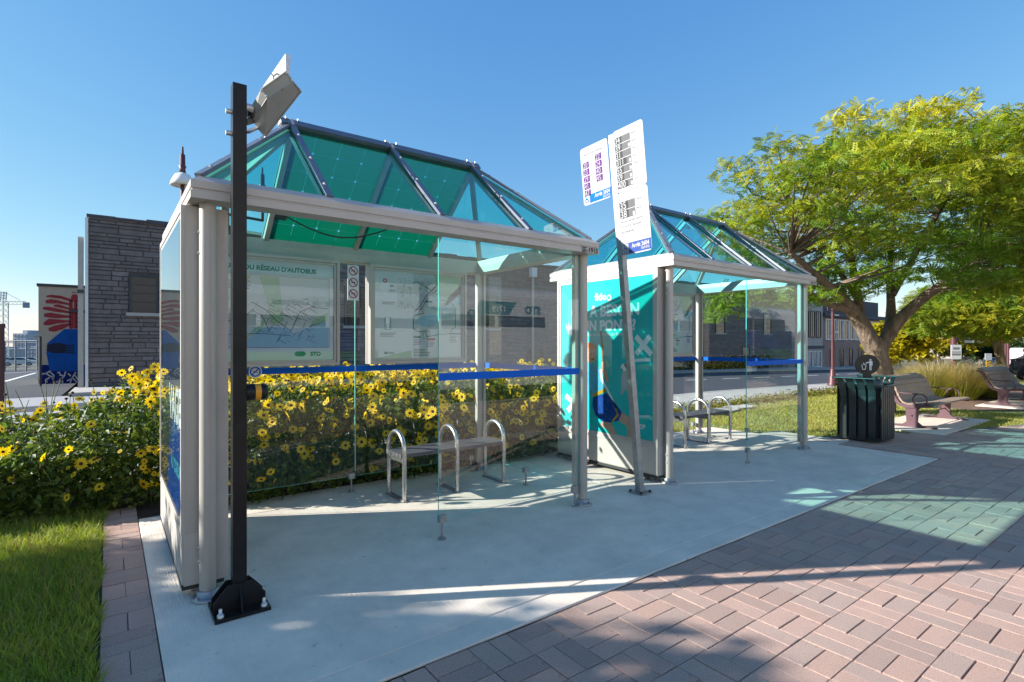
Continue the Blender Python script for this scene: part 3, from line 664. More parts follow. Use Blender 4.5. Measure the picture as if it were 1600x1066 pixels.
def make_shelter(second, label):
    DU = 4.29 if second else 0.
    sh = thing('bus_shelter', (1.97, 4.4, 0), label, 'bus shelter', 'glass bus shelters on the concrete pad')
    # fascia ring
    b = MB(); prof = [(0, 2.285), (0, 2.325), (.008, 2.33), (.008, 2.338), (0, 2.343), (0, 2.385), (.055, 2.425), (.14, 2.425), (.15, 2.36), (.15, 2.285)]
    V = []
    for ins, z in prof: V += [(FU0 + ins, FV0 + ins, z), (FU1 - ins, FV0 + ins, z), (FU1 - ins, FV1 - ins, z), (FU0 + ins, FV1 - ins, z)]
    n = len(prof); F = []
    for i in range(n):
        j = (i + 1) % n
        for k in range(4): l = (k + 1) % 4; F.append((i * 4 + k, i * 4 + l, j * 4 + l, j * 4 + k))
    b.add(V, F, ALUW); b.build('fascia', sh)
    if not second:
        b = MB(); b.text('SE-1910', .062, lambda x, y: (x, FV0 - .002, y), DKRUB, 3.545, 2.288, .03, 'r'); b.build('number_lettering', sh)
    else:
        b = MB(); b.text('SE-1911', .045, lambda x, y: (x, FV0 - .002, y), DKRUB, 3.53, 2.29, .03, 'r'); b.build('number_lettering', sh)
    # posts
    for u, v in ((SU0, SV0), (SU1, SV0), (SU0, SV1), (SU1, SV1)):
        b = MB(); b.tube([(u, v, .018), (u, v, 2.285)], .044, ALU, 20)
        sx = 1 if u < 2 else -1; sy = 1 if v < 4.4 else -1
        b.box(min(u, u + sx * .085), max(u, u + sx * .085), v + sy * .03 - .022, v + sy * .03 + .022, .10, 2.284, ALU) if u > 2 else b.box(u - .02, u + .02, min(v, v + sy * .06), max(v, v + sy * .06), .1, 2.284, ALU)
        if v < 4: b.box(u - .016, u + .016, v + .02, v + .075, .1, 2.284, ALU)
        else: b.box(u - .016, u + .016, v - .075, v - .02, .1, 2.284, ALU)
        for z in (.22, .30, 2.0, 2.12): b.lathe([(.009, 0), (.009, .012)], (u - .05 if sx > 0 else u - .05, v, z), BOLT, 6, axis='x')
        o = b.build('post', sh)
        b = MB(); b.lathe([(.085, .002), (.085, .014), (.07, .02), (.058, .02), (.058, .05), (.052, .055), (.046, .055)], (u, v, 0), GALV, 24)
        for k in range(4): t = .6 + math.pi / 2 * k; b.lathe([(.01, .014), (.01, .03)], (u + .072 * math.cos(t), v + .072 * math.sin(t), 0), BOLT, 6)
        b.build('post_flange', o)
    # advert panel at the left end
    pu0, pu1, pv0, pv1, pz0, pz1 = .333, .575, 3.61, 5.19, .075, 2.275
    b = MB(); b.box(pu0 + .012, pu1, pv0, pv1, pz0, pz1, PANELG); pan = b.build('advert_panel', sh)
    b = MB(); mpf = lambda x, y, d: (pu0 + .012 - d, x, y)
    rect_ring(b, pv0, pv1, .37, pz1, .032, 0, .014, mpf, ALUW); rect_ring(b, pv0 + .033, pv1 - .033, .37 + .033, pz1 - .033, .03, 0, .008, mpf, ALUW); b.build('panel_frame', pan)
    b = MB(); b.box(pu0 + .002, pu0 + .0119, pv0 + .004, pv1 - .004, pz0 + .01, .367, PANELG); b.box(pu0 + .004, pu1 - .02, pv0 + .02, pv1 - .02, pz0 - .03, pz0, DKRUB); b.build('kick_plate', pan)
    b = MB(); b.box(pu0 + .02, pu0 + .1, pv0 - .004, pv0 - .0005, pz0 + .3, pz1 - .06, ALU); b.box(pu1 - .09, pu1 - .02, pv0 - .004, pv0 - .0005, pz0 + .3, pz1 - .06, ALUW); b.build('end_trim', pan)
    for zz in (.0,):
        b = MB()
        for v in (pv0 + .12, pv1 - .12): b.box(pu0 + .06, pu1 - .06, v - .03, v + .03, 0.001, pz0 - .03, GALV)
        b.build('panel_foot', pan)
    b = MB(); zt_, zb_ = pz1 - .063, .433; va, vb = pv1 - .063, pv0 + .063; uf = pu0 + .010
    pl = lambda x, y, lay=0: (uf - .0012 * lay, va - x, zb_ + y)
    W_, H_ = va - vb, zt_ - zb_
    b.add([pl(0, 0), pl(W_, 0), pl(W_, H_), pl(0, H_)], [(0, 1, 2, 3)], ADT if second else PDARK)
    if second:
        tr = plane_u(uf, DU)
        z6 = lambda x, y, lay=1: tr(860 + x / 6.268, 430 + y / 6.268, lay)
        z7 = lambda x, y, lay=1: tr(860 + x / 5.332, 560 + y / 5.332, lay)
        def fit(txt, mp, p0, p1, lay, mat, bold):
            A, B = Vector(mp(*p0, lay)), Vector(mp(*p1, lay)); vs, fs = flat_font(txt, bold); w = max(v.x for v in vs); s_ = (B - A).length / w; d = Vector((0, -1, 0))
            b.add([A + d * v.x * s_ + Vector((0, 0, v.y * s_ * 1.0)) for v in vs], fs, mat)
        fit('fido', z6, (437, 250), (548, 243), 2, PWHITE, .03); ring3(b, z6(575, 222, 2), .022, .035, (0, 1, 0), (0, 0, 1), PWHITE)
        fit('ON A BESOIN', z6, (205, 418), (872, 368), 2, PWHITE, .045); fit("D'UN PONT ?", z6, (228, 548), (838, 496), 2, PWHITE, .045)
        fit('On traverse à Gatineau en famille', z6, (240, 600), (745, 578), 2, PWHITE, .0)
        stroke3(b, [z for z in ((838, 600), (990, 778))], .062, z6, PWHITE, 2); stroke3(b, ((980, 596), (842, 775)), .062, z6, PWHITE, 3)
        b.poly([z6(*p, 2) for p in ((830, 850), (984, 845), (984, 812), (830, 822))], PWHITE)
        stroke3(b, ((128, 312), (190, 368), (145, 440)), .075, z7, PWHITE, 2)
        # zip-line rider printed on the poster
        stroke3(b, ((495, 545), (510, 700), (520, 850)), (.02, .03, .035), z6, PBROWN, 2)
        stroke3(b, ((190, 520), (225, 600), (262, 720), (330, 860)), (.05, .05, .065, .09), z6, SKIN, 2)
        b.poly([z6(*p, 3) for p in ((150, 510), (185, 590), (225, 585), (238, 520), (230, 480), (222, 520), (205, 465), (198, 515), (178, 455), (172, 510), (158, 470))], PGREY)
        b.poly([z6(*p, 3) for p in ((372, 850), (395, 870), (440, 830), (446, 760), (440, 715), (360, 700), (350, 800))], SKIN)
        b.poly([z6(*p, 4) for p in ((345, 712), (448, 728), (440, 690), (410, 665), (375, 660), (345, 680))], PORANGE)
        b.poly([z6(*p, 4) for p in ((398, 822), (432, 812), (430, 832), (412, 838))], PBROWN); b.poly([z6(*p, 4) for p in ((392, 770), (408, 766), (408, 774), (394, 778))], PBROWN); b.poly([z6(*p, 4) for p in ((424, 764), (438, 760), (438, 768), (425, 771))], PBROWN)
        stroke3(b, ((520, 850), (515, 900), (545, 990), (560, 1040)), (.05, .07, .06, .05), z6, SKIN, 3)
        b.poly([z7(*p, 2) for p in ((290, 40), (330, 35), (400, 85), (440, 130), (470, 245), (360, 318), (310, 290))], PSHIRT)
        stroke3(b, ((420, 90), (430, 180), (470, 250), (560, 420)), (.03, .035, .03, .02), z7, PWHITE, 3)
        stroke3(b, ((430, 520), (500, 580), (545, 660)), (.12, .10, .08), z7, SKIN, 2)
        stroke3(b, ((560, 470), (650, 530), (660, 560), (660, 668)), (.13, .10, .08, .06), z7, SKIN, 2)
        b.poly([z7(*p, 3) for p in ((356, 325), (465, 288), (540, 372), (598, 452), (570, 520), (500, 535), (430, 525), (375, 470), (352, 400))], PBLUE)
        stroke3(b, ((355, 312), (462, 262)), .04, z7, PGOLD, 4); stroke3(b, ((545, 415), (565, 470), (515, 530)), (.015, .03, .02), z7, PGOLD, 4)
        b.poly([z7(*p, 2) for p in ((606, 100), (650, 96), (662, 140), (680, 235), (678, 302), (655, 304), (650, 268), (612, 270), (608, 300), (586, 298), (594, 230), (592, 150))], PGREY)
        b.poly([z7(*p, 3) for p in ((588, 66), (606, 46), (640, 44), (656, 60), (652, 96), (620, 106), (596, 100))], PWHITE)
        b.poly([z7(*p, 4) for p in ((612, 48), (642, 44), (660, 64), (650, 92), (630, 80))], PBROWN); b.poly([z7(*p, 4) for p in ((590, 90), (604, 86), (606, 98), (594, 100))], DKRUB)
        fit('ZIP', z7, (735, 582), (792, 578), 2, PWHITE, .03)
        stroke3(b, ((735, 482), (830, 480)), .012, z7, PWHITE, 2)
    else:
        b.poly([pl(*p, 1) for p in ((.45, 0), (W_, 0), (W_, .62), (.8, .52))], PBLUE)
        b.text('VAGE', .30, lambda x, y: pl(x, y, 2), PWHITE, W_ - .03, .55, .05, 'r')
        b.text('AU COEUR', .12, lambda x, y: pl(x, y, 2), PSHIRT, W_ - .05, .22, .05, 'r')
    b.build('poster', pan)
    b = MB(); b.box(pu0 - .001, pu0 + .004, vb - .001, va + .001, zb_ - .001, zt_ + .001, PGLASS if second else EGLASS); b.build('panel_glass', pan)
    # roof panes
    eL, eR, eF, eB = EU0, EU1, EV0, EV1
    q = lambda u, v, z=EZ: (u, v, z)
    r0, r1, rm = q(RU0, RV, RZ), q(RU1, RV, RZ), q((RU0 + RU1) / 2, RV, RZ); um = (RU0 + RU1) / 2
    TG = TEAL_SKY if second else TEAL
    panes = [[q(eL, eB), q(eL, eF), r0], [q(eR, eF), q(eR, eB), r1]]
    for v in (eF, eB):
        panes += [[q(eL, v), q(RU0, v), r0], [q(RU0, v), q(um, v), rm, r0], [q(um, v), q(RU1, v), r1, rm], [q(RU1, v), q(eR, v), r1]]
    for i, pts in enumerate(panes):
        b = MB(); slab_poly(b, pts, .008, TG); pane = b.build('roof_pane', sh)
        if not second and i in (7, 8):
            A, B, C, D = [Vector(p) for p in pts]; ex = (B - A).normalized(); ey = (D - A).normalized(); nn = ex.cross(ey).normalized(); wd = (B - A).length; hg = (D - A).length
            nx, ny = 4, 6; s_ = .088; ch = .011; me = None
            for ix in range(nx):
                for iy in range(ny):
                    c = A + ex * (wd * (ix + .5) / nx) + ey * (hg * (iy + .5) / ny) + nn * (-.006 if nn.z > 0 else .006)
                    if me is None:
                        k = MB(); hx, hy = wd / nx / 2 - .0009, hg / ny / 2 - .0009
                        o8 = [(-hx + ch, -hy), (hx - ch, -hy), (hx, -hy + ch), (hx, hy - ch), (hx - ch, hy), (-hx + ch, hy), (-hx, hy - ch), (-hx, -hy + ch)]
                        slab_poly(k, [ex * x + ey * y for x, y in o8], .0012, PVM); o = k.build('solar_cell'); me = o.data; bpy.data.objects.remove(o)
                    o = bpy.data.objects.new('solar_cell', me); COL.objects.link(o); o.parent = pane; o.location = c - BASE[pane.name]
    # ribs and ridge
    def rib(a, c, name='roof_rib'):
        a, c = Vector(a), Vector(c); d = (c - a).normalized(); side = d.cross(Vector((0, 0, 1))).normalized(); up = side.cross(d).normalized(); a = a - d * .05
        b = MB(); b.bar(a + up * .022, c + up * .022, .046, .024, RIB, up=up); b.bar(a - up * .03, c - up * .03, .042, .044, ALU, up=up)
        L = (c - a).length; n = max(3, int(L / .3))
        for i in range(n):
            p = a + d * L * (i + .4) / n + up * .035; b.add([p + side * .009 + d * .009, p - side * .009 + d * .009, p - side * .009 - d * .009, p + side * .009 - d * .009, p + up * .012], [(0, 1, 4), (1, 2, 4), (2, 3, 4), (3, 0, 4)], BOLT)
        b.build(name, sh)
    for cn, r in ((q(eL, eF), r0), (q(eL, eB), r0), (q(eR, eF), r1), (q(eR, eB), r1)): rib(cn, r)
    for v in (eF, eB):
        rib(q(RU0, v), r0); rib(q(um, v), rm); rib(q(RU1, v), r1)
    b = MB(); pr = [(-.06, -.02), (-.012, .035), (.012, .035), (.06, -.02), (.03, -.035), (-.03, -.035)]
    b.prism(pr, lambda x, y: (RU0 - .08, RV + x, RZ + .02 + y), lambda x, y: (RU1 + .08, RV + x, RZ + .02 + y), RIB)
    for u in (RU0, um, RU1): b.prism([(x * 1.05, y * 1.06 + .001) for x, y in pr], lambda x, y: (u - .012, RV + x, RZ + .02 + y), lambda x, y: (u + .012, RV + x, RZ + .02 + y), ALUW)
    for u in (RU0 - .04, RU0 + .05, um - .05, um + .05, RU1 - .05, RU1 + .04): b.lathe([(.009, 0), (.009, .014)], (u, RV - .02, RZ + .05), BOLT, 6)
    b.build('ridge_cap', sh)
    b = MB(); b.prism([(-.06, -.02), (-.012, .035), (.012, .035), (.06, -.02)], lambda x, y: (RU0 - .085, RV + x, RZ + .02 + y), lambda x, y: (RU0 - .081, RV + x, RZ + .02 + y), ALUW); b.build('ridge_end', sh)
    if not second:
        b = MB(); pts = []
        for i in range(15):
            t = i / 14; pts.append((1.25 + .95 * t, 5.0, 2.60 - .13 * math.sin(math.pi * t)))
        b.tube(pts, .007, DKRUB, 6); b.box(1.16, 1.26, 5.0, 5.05, 2.57, 2.63, DKRUB); b.build('cable', sh)
    # glass walls: lower edge clear of the ground on clamps
    def glass(pts, seam=None, gm=GLASS, stripe=None, legs=()):
        (u0, v0), (u1, v1) = pts; z0, z1 = .155, 2.28
        a = Vector((u0, v0, 0)); c = Vector((u1, v1, 0)); d = (c - a).normalized(); nrm = Vector((-d.y, d.x, 0)) * .005
        def slab3(b, s0, s1, za, zb, th, mat):
            k = nrm * th; A = a + d * s0; C = a + d * s1
            v = [A - k, C - k, C + k, A + k]; b.add([p + Vector((0, 0, za)) for p in v] + [p + Vector((0, 0, zb)) for p in v], [(0, 3, 2, 1), (4, 5, 6, 7), (0, 1, 5, 4), (1, 2, 6, 5), (2, 3, 7, 6), (3, 0, 4, 7)], mat)
        L = (c - a).length
        b = MB(); slab3(b, 0, L, z0, z1, 1., gm); g = b.build('glass_pane', sh)
        b = MB(); slab3(b, .004, L - .004, 1.195, 1.252, 1.25, BLUEF); b.build('blue_stripe', g)
        b = MB()
        for s0, s1, za, zb in ((-.0015, 0, z0, z1), (L, L + .0015, z0, z1), (0, L, z0 - .0015, z0)): slab3(b, s0, s1, za, zb, 1.02, EDGE)
        b.build('pane_edge', g)
        for s in legs:
            p = a + d * s; b = MB(); b.box(p.x - .03, p.x + .03, p.y - .02, p.y + .02, z0 - .025, z0 + .03, GALV); b.tube([(p.x, p.y, .012), (p.x, p.y, z0 - .02)], .009, GALV, 8); b.lathe([(.03, .001), (.03, .012)], (p.x, p.y, 0), GALV, 12); b.build('glass_clamp', g)
        return g
    glass(((1.98, SV0), (3.43, SV0)), gm=FGLASS, legs=(.03, 1.40))
    glass(((SU1, 3.63), (SU1, 5.17)), legs=(.77,))
    glass(((.60, SV1), (1.965, SV1)), legs=(1.33,))
    g4 = glass(((1.975, SV1), (3.40, SV1)), legs=(1.36,))
    if second:
        pass
    b = MB()
    for u in (1.97,): b.box(u - .004, u + .004, SV1 - .004, SV1 + .004, .2, 2.28, ALUW)
    b.build('seam_strip', sh)
    # map cases on the back glass
    vm = 5.12
    for ci, (u0, u1, z0, z1) in enumerate(((.64, 1.765, 1.27, 2.265), (2.07, 3.19, 1.27, 2.265))):
        b = MB(); b.box(u0 + .01, u1 - .01, vm + .004, vm + .1, z0 + .01, z1 - .01, ALU); case = b.build('map_case', sh)
        b = MB(); mpf = lambda x, y, d: (x, vm + .004 - d, y)
        rect_ring(b, u0, u1, z0, z1, .028, -.1, .135, mpf, ALU); rect_ring(b, u0 + .029, u1 - .029, z0 + .029, z1 - .029, .022, 0, .022, mpf, ALU); b.build('case_frame', case)
        b = MB(); pu = u0 + .052; pw = u1 - u0 - .104; pz = z0 + .052; ph = z1 - z0 - .104
        b.add([(pu, vm, pz), (pu + pw, vm, pz), (pu + pw, vm, pz + ph), (pu, vm, pz + ph)], [(0, 1, 2, 3)], MAPW)
        rg = random.Random(3 + ci); fm = lambda x, y, lay=0: (pu + x * pw, vm - .0012 * lay, pz + y * ph)
        def pol(pts, mat, lay=1): b.poly([fm(*p, lay) for p in pts], mat)
        def lin(pts, w, mat, lay=3): b.ribbon(pts, w, lambda x, y: fm(x, y, lay), mat)
        def bars(x, y, n, w, mat, dy=.018):
            for i in range(n): lin([(x, y - dy * i), (x + w * rg.uniform(.6, 1), y - dy * i)], .006, mat)
        if ci == 0:
            pol(((.04, .13), (.96, .13), (.96, .85), (.04, .85)), MAPBG)
            pol(((.04, .13), (.28, .13), (.36, .26), (.5, .36), (.62, .3), (.78, .36), (.96, .44), (.96, .15), (.8, .13), (.96, .13)), MAPB, 2) if False else None
            pol(((.1, .135), (.95, .135), (.95, .42), (.8, .36), (.66, .27), (.52, .36), (.40, .33), (.28, .22)), MAPB, 2)
            pol(((.22, .2), (.36, .36), (.42, .46), (.38, .3)), MAPG, 2); pol(((.46, .36), (.56, .4), (.52, .84), (.36, .84), (.42, .6)), MAPG, 2); pol(((.78, .34), (.95, .42), (.95, .5), (.82, .42)), MAPG, 2); pol(((.06, .55), (.16, .6), (.3, .84), (.06, .84)), MAPG, 2)
            for k in range(120):
                x = rg.uniform(.3, .82); y = rg.uniform(.2, .6); a_ = rg.choice((.5, .5, 2.1)) + rg.uniform(-.2, .2); l = rg.uniform(.02, .09)
                if y < .3 and x < .5: continue
                pts = [(x + math.cos(a_) * l * t, y - math.sin(a_) * l * t) for t in (0, .5, 1)]; lin(pts, .0018 + .0014 * (k % 3), (MAPL, MAPT, MAPP)[k % 7 % 3])
            lin([(.3, .58), (.42, .5), (.5, .4), (.62, .3), (.7, .5), (.8, .55), (.95, .54)], .007, MAPL); lin([(.06, .4), (.2, .38), (.3, .5), (.38, .45), (.44, .3)], .006, MAPL); lin([(.1, .26), (.4, .27), (.62, .25)], .005, MAPL)
            lin([(.04, .13), (.96, .13), (.96, .85), (.04, .85), (.04, .13)], .004, MAPL)
            b.text("SECTEUR OUEST DU RÉSEAU D'AUTOBUS", .056, lambda x, y: fm(x / pw, y / ph, 2), MAPT, pw * .84, ph * .90, .045, 'r')
            b.text('STO', .05, lambda x, y: fm(x / pw, y / ph, 2), MAPT, pw * .79, ph * .045, .05); pol([(.70 + .028 * math.cos(t) + (.02 if math.cos(t) > 0 else -.02), .065 + .026 * math.sin(t)) for t in [2 * math.pi * i / 20 for i in range(20)]], MAPT, 2)
            bars(.1, .78, 5, .2, MAPL); bars(.08, .5, 3, .12, MAPL)
        else:
            pol(((.42, .0), (1, .0), (1, 1), (.42, 1)), MAPBG); pol(((.66, .99), (.99, .99), (.99, .8), (.8, .62), (.72, .78)), MAPG, 2); pol(((.74, .55), (.99, .66), (.99, .9), (.84, .74)), MAPB, 2)
            pol(((.43, .42), (.52, .37), (.66, .38), (.72, .46), (.68, .52), (.52, .5)), MAPB, 2); pol(((.24, .58), (.42, .58), (.42, .84), (.24, .84)), MAPBG, 2); pol(((.0, .0), (.40, .0), (.40, .09), (.0, .0)), MAPG, 2)
            pol([(.06 + .05 + .055 * math.sin(t) * (1 if math.cos(t) > -.5 else .5), .80 + .08 * math.cos(t)) for t in [2 * math.pi * i / 16 for i in range(16)]], PWHITE, 2); ring3(b, fm(.11, .885, 3), .012, .022, (1, 0, 0), (0, 0, 1), MAPR)
            pol(((.16, .82), (.2, .82), (.2, .835), (.16, .835)), MAPT, 3); pol(((.15, .76), (.22, .76), (.22, .79), (.15, .79)), MAPB, 3); bars(.08, .64, 2, .2, MAPL)
            lin([(.11, .33), (.17, .33), (.17, .47), (.11, .47), (.11, .33)], .006, MAPT); lin([(.125, .35), (.155, .35), (.155, .39), (.125, .39), (.125, .35)], .004, MAPT); bars(.06, .29, 3, .22, MAPL)
            lin([(.41, .88), (.46, .9), (.64, .8), (.7, .9)], .009, MAPT); lin([(.44, .55), (.5, .62), (.57, .74), (.68, .86)], .011, MAPP); lin([(.44, .57), (.52, .58), (.54, .53), (.44, .5)], .008, MAPL); lin([(.47, .52), (.54, .64), (.6, .74), (.7, .82)], .006, MAPL)
            lin([(.42, .46), (.42, .35), (.47, .31), (.55, .32), (.58, .25), (.72, .28), (.86, .29), (.87, .34), (.92, .37), (.92, .6), (.86, .68), (.74, .7)], .009, MAPT)
            lin([(.55, .32), (.6, .32), (.61, .27), (.53, .22), (.53, .31)], .007, MAPT); lin([(.84, .29), (.985, .29)], .014, PBLUE)
            for x0, y0, w, mt in ((.42, .235, .08, MAPT), (.58, .21, .09, MAPR), (.56, .66, .08, MAPT), (.76, .61, .12, MAPB)): pol(((x0, y0), (x0 + w, y0), (x0 + w, y0 + .022), (x0, y0 + .022)), mt, 3)
            bars(.42, .215, 4, .09, MAPP); bars(.58, .19, 4, .1, MAPP); bars(.42, .1, 5, .2, MAPL); bars(.85, .26, 5, .1, MAPL)
            for k in range(60):
                x = rg.uniform(.44, .7); y = rg.uniform(.6, .95); a_ = rg.choice((.5, 2.1)); l = rg.uniform(.02, .08); lin([(x, y), (x + math.cos(a_) * l, y - math.sin(a_) * l)], .0025, (MAPL, MAPP, MAPT)[k % 3])
            for k in range(30):
                x = rg.uniform(.25, .4); y = rg.uniform(.6, .94); lin([(x, y), (x + rg.uniform(-.03, .03), y - rg.uniform(.01, .05))], .003, MAPL)
            b.text('STO', .028, lambda x, y: fm(x / pw, y / ph, 2), MAPT, pw * .155, ph * .05, .04); pol(((.1, .052), (.14, .052), (.14, .076), (.1, .076)), MAPT, 3)
        b.build('map_poster', case)
        b = MB(); b.box(pu - .001, pu + pw + .001, vm - .014, vm - .009, pz - .001, pz + ph + .001, MGLASS); b.build('case_glass', case)
    # no-smoking notices
    b = MB(); u0, u1, zA, zB = 1.872, 1.985, 1.90, 2.245; vs = vm + .06; b.box(u0, u1, vs, vs + .006, zA, zB, PWHITE)
    for i, z in enumerate((2.19, 2.075, 1.965)):
        c = Vector(((u0 + u1) / 2, vs - .0015, z)); ring3(b, c, .036, .046, (1, 0, 0), (0, 0, 1), MAPR); X = Vector((1, 0, 0)); Y = Vector((0, 0, 1)); D = (X - Y).normalized(); E = (X + Y).normalized()
        c2 = c + Vector((0, -.0012, 0)); b.add([c2 + D * .038 + E * .005, c2 + D * .038 - E * .005, c2 - D * .038 - E * .005, c2 - D * .038 + E * .005], [(0, 1, 2, 3)], MAPR)
        b.add([c + X * -.024 + Y * -.004, c + X * .02 + Y * -.004, c + X * .02 + Y * .004, c + X * -.024 + Y * .004], [(0, 1, 2, 3)], DKRUB); b.ribbon([(.012, .006), (.018, .014), (.012, .02)], .004, lambda x, y: c + X * x + Y * y, DKRUB)
    b.build('smoking_notice', sh)
    b = MB(); c = Vector((1.05, SV1 - .0085, 1.222)); X = Vector((1, 0, 0)); Y = Vector((0, 0, 1)); b.add(circle_pts(c + Vector((0, .001, 0)), .056, X, Y), [list(range(20))], PWHITE); ring3(b, c, .034, .046, X, Y, BLUEF); D = (X - Y).normalized(); E = (X + Y).normalized()
    b.add([c + E * .036 + D * .005, c + E * .036 - D * .005, c - E * .036 - D * .005, c - E * .036 + D * .005], [(0, 1, 2, 3)], BLUEF); b.ribbon([(-.022, .004), (.02, -.008)], .006, lambda x, y: c + X * x + Y * y, BLUEF); b.build('stripe_notice', sh)
    sh.location = (1.97 + DU, 4.4, 0)
    return sh
make_shelter(False, 'nearer glass bus shelter with transit maps inside, marked SE-1910')
make_shelter(True, 'farther glass bus shelter with the teal zip line poster on its end')

# benches inside the shelters
def hoop_bench(du, label):
    t = thing('shelter_bench', (2.77, 4.77, 0), label, 'bench', 'steel hoop benches in the shelters')
    for u in (2.2, 2.77, 3.34):
        b = MB(); v0, v1, r = 4.6, 4.95, .175; pts = [(u, v0, .008)] + [(u, v0, .46)]
        for i in range(1, 12): a = math.pi * i / 12; pts.append((u, 4.775 - r * math.cos(a), .46 + r * math.sin(a)))
        pts += [(u, v1, .46), (u, v1, .008)]; b.tube(pts, .0215, STEEL, 12); b.bar((u, v0, .012), (u, v1, .012), .05, .014, GALV)
        b.bar((u, v0, .38), (u, v1, .38), .012, .05, STEEL, up=(0, 0, 1))
        for v in (v0, v1): b.lathe([(.035, .001), (.035, .012)], (u, v, 0), GALV, 12)
        b.build('hoop', t)
    for i in range(5):
        v = 4.636 + i * .0695; b = MB(); b.bar((2.17, v, .425), (3.37, v, .425), .058, .034, SLATG); b.build('seat_slat', t)
    t.location = (2.77 + du, 4.77, 0)
hoop_bench(0, 'steel hoop bench with grey slats inside the nearer shelter by the sunflowers')
hoop_bench(4.30, 'steel hoop bench with grey slats inside the farther shelter by the lawn')

# ------------------------------------------------------------------ black post with solar light
t = thing('solar_light_post', (.58, 3.315, 0), 'black square steel post carrying a solar light box in front of the nearer shelter', 'light post')
b = MB(); b.box(.545, .615, 3.28, 3.35, .02, 2.915, BLACKP); b.build('post', t)
b = MB(); b.add([(.445, 3.185, 0.001), (.72, 3.185, 0.001), (.72, 3.445, 0.001), (.445, 3.445, 0.001), (.445, 3.185, .02), (.72, 3.185, .02), (.72, 3.445, .02), (.445, 3.445, .02)], [(4, 5, 6, 7), (0, 1, 5, 4), (1, 2, 6, 5), (2, 3, 7, 6), (3, 0, 4, 7)], BLACKP); b.build('base_plate', t)
b = MB()
gp = [(-.13, .021), (.13, .021), (.13, .075), (.06, .155), (-.06, .155), (-.13, .075)]
for v in (3.276, 3.354): b.prism(gp, lambda x, y: (.58 + x, v - .004, y), lambda x, y: (.58 + x, v + .004, y), BLACKP)
for s in (-1, 1): b.prism([(.04, .021), (.115, .021), (.04, .14)], lambda x, y: (.577, 3.315 + s * x, y), lambda x, y: (.583, 3.315 + s * x, y), BLACKP)
b.build('gusset', t)
for x, y in ((.475, 3.215), (.69, 3.215), (.475, 3.42), (.69, 3.42)):
    b = MB(); b.lathe([(.017, .02), (.017, .036), (.009, .036), (.009, .062), (.006, .066)], (x, y, 0), BOLT, 8); b.build('anchor_bolt', t)
b = MB(); zc = Z(614, 3.0)
b.lathe([(.044, 0), (.048, .005), (.048, .04), (.044, .045)], (.615, 3.315, zc), BLACKP, 18, axis='x'); b.lathe([(.047, .045), (.047, .075)], (.615, 3.315, zc), mk('amber_band', (.75, .33, .01), .35), 18, axis='x'); b.lathe([(.046, .075), (.048, .095), (.04, .11), (.02, .116)], (.615, 3.315, zc), BLACKP, 18, axis='x'); b.build('call_button', t)
LBX = mk('light_box_paint', (.40, .40, .385), .5, .1, .08, 8, stain=.2)
def hull(name, pts, mat, par):
    bm = bmesh.new()
    for p in pts: bm.verts.new(Vector(p) - BASE[par.name])
    bmesh.ops.convex_hull(bm, input=bm.verts[:]); me = bpy.data.meshes.new(name); bm.to_mesh(me); bm.free(); me.materials.append(mat)
    o = bpy.data.objects.new(name, me); COL.objects.link(o); o.parent = par; BASE[o.name] = BASE[par.name]; return o
A_, B_, C_, D_ = P3(408, 139.5, 2.88), P3(447, 111.5, 2.86), P3(457.5, 127.5, 2.88), P3(418, 152.5, 2.90)
E_, F_, G_, H_, I_, K_ = P3(386.5, 176.6, 3.10), P3(396, 187, 3.08), P3(470.5, 142.8, 2.98), P3(413.5, 215, 3.16), P3(402, 200.6, 3.12), P3(436, 150, 3.3)
lb = hull('light_box', [A_, B_, C_, D_, E_, F_, G_, H_, I_, K_], LBX, t)
off = Vector((.012, .02, 0)); T_, T2 = P3(446, 83.5, 2.90), P3(454, 86.5, 2.92)
b = MB()
def lift(p, k=.0015): return p + (Vector((0, 0, CAMH)) - p).normalized() * k
for p, q in ((A_, B_), (B_, C_), (C_, D_), (D_, A_)): b.bar(lift(p), lift(q), .006, .006, LBX)
b.bar(lift(D_ * .35 + C_ * .65), lift(I_), .004, .003, DKRUB, up=(.5, -.8, .2)); b.bar(lift(C_), lift(G_), .006, .006, LBX); b.bar(lift(G_), lift(H_), .007, .007, LBX); b.bar(lift(D_), lift(F_), .004, .004, LBX)
for p in (A_ * .9 + D_ * .1, D_ * .8 + A_ * .2, B_ * .85 + C_ * .15, C_ * .85 + B_ * .15, G_ * .9 + C_ * .1): b.lathe([(.006, -.004), (.006, .008)], lift(p, .004), BOLT, 6, axis='y')
b.build('box_trim', lb)
hull('solar_panel', [A_, B_, T_, T2, A_ + off, B_ + off + Vector((.02, .03, 0))], WHITEM, t)
b = MB(); n_ = (B_ - A_).cross(T_ - A_).normalized(); n_ = -n_ if n_.dot(A_ - Vector((0, 0, CAMH))) > 0 else n_
ex = (B_ - A_).normalized(); ey = n_.cross(ex); ey = ey if ey.z > 0 else -ey; c = A_ * .35 + B_ * .45 + T_ * .2 + n_ * .002
def icon(x, y): return c + ex * x + ey * y
b.ribbon([(-.03, .03), (-.025, .0), (.0, -.002), (.012, -.022)], .006, icon, DKRUB); ring3(b, c - ey * .012 - ex * .012, .016, .021, ex, ey, DKRUB); b.build('access_mark', lb)
b = MB(); b.bar((.615, 3.315, 2.72), E_ * .5 + F_ * .5 + Vector((.03, .03, .0)), .03, .03, GALV); b.bar((.615, 3.315, 2.66), I_ + Vector((-.005, .01, .005)), .05, .008, GALV); b.bar((.615, 3.315, 2.78), E_, .02, .05, GALV)
b.tube([(.615, 3.3, 2.80), (.65, 3.3, 2.80)], .022, BOLT, 10)
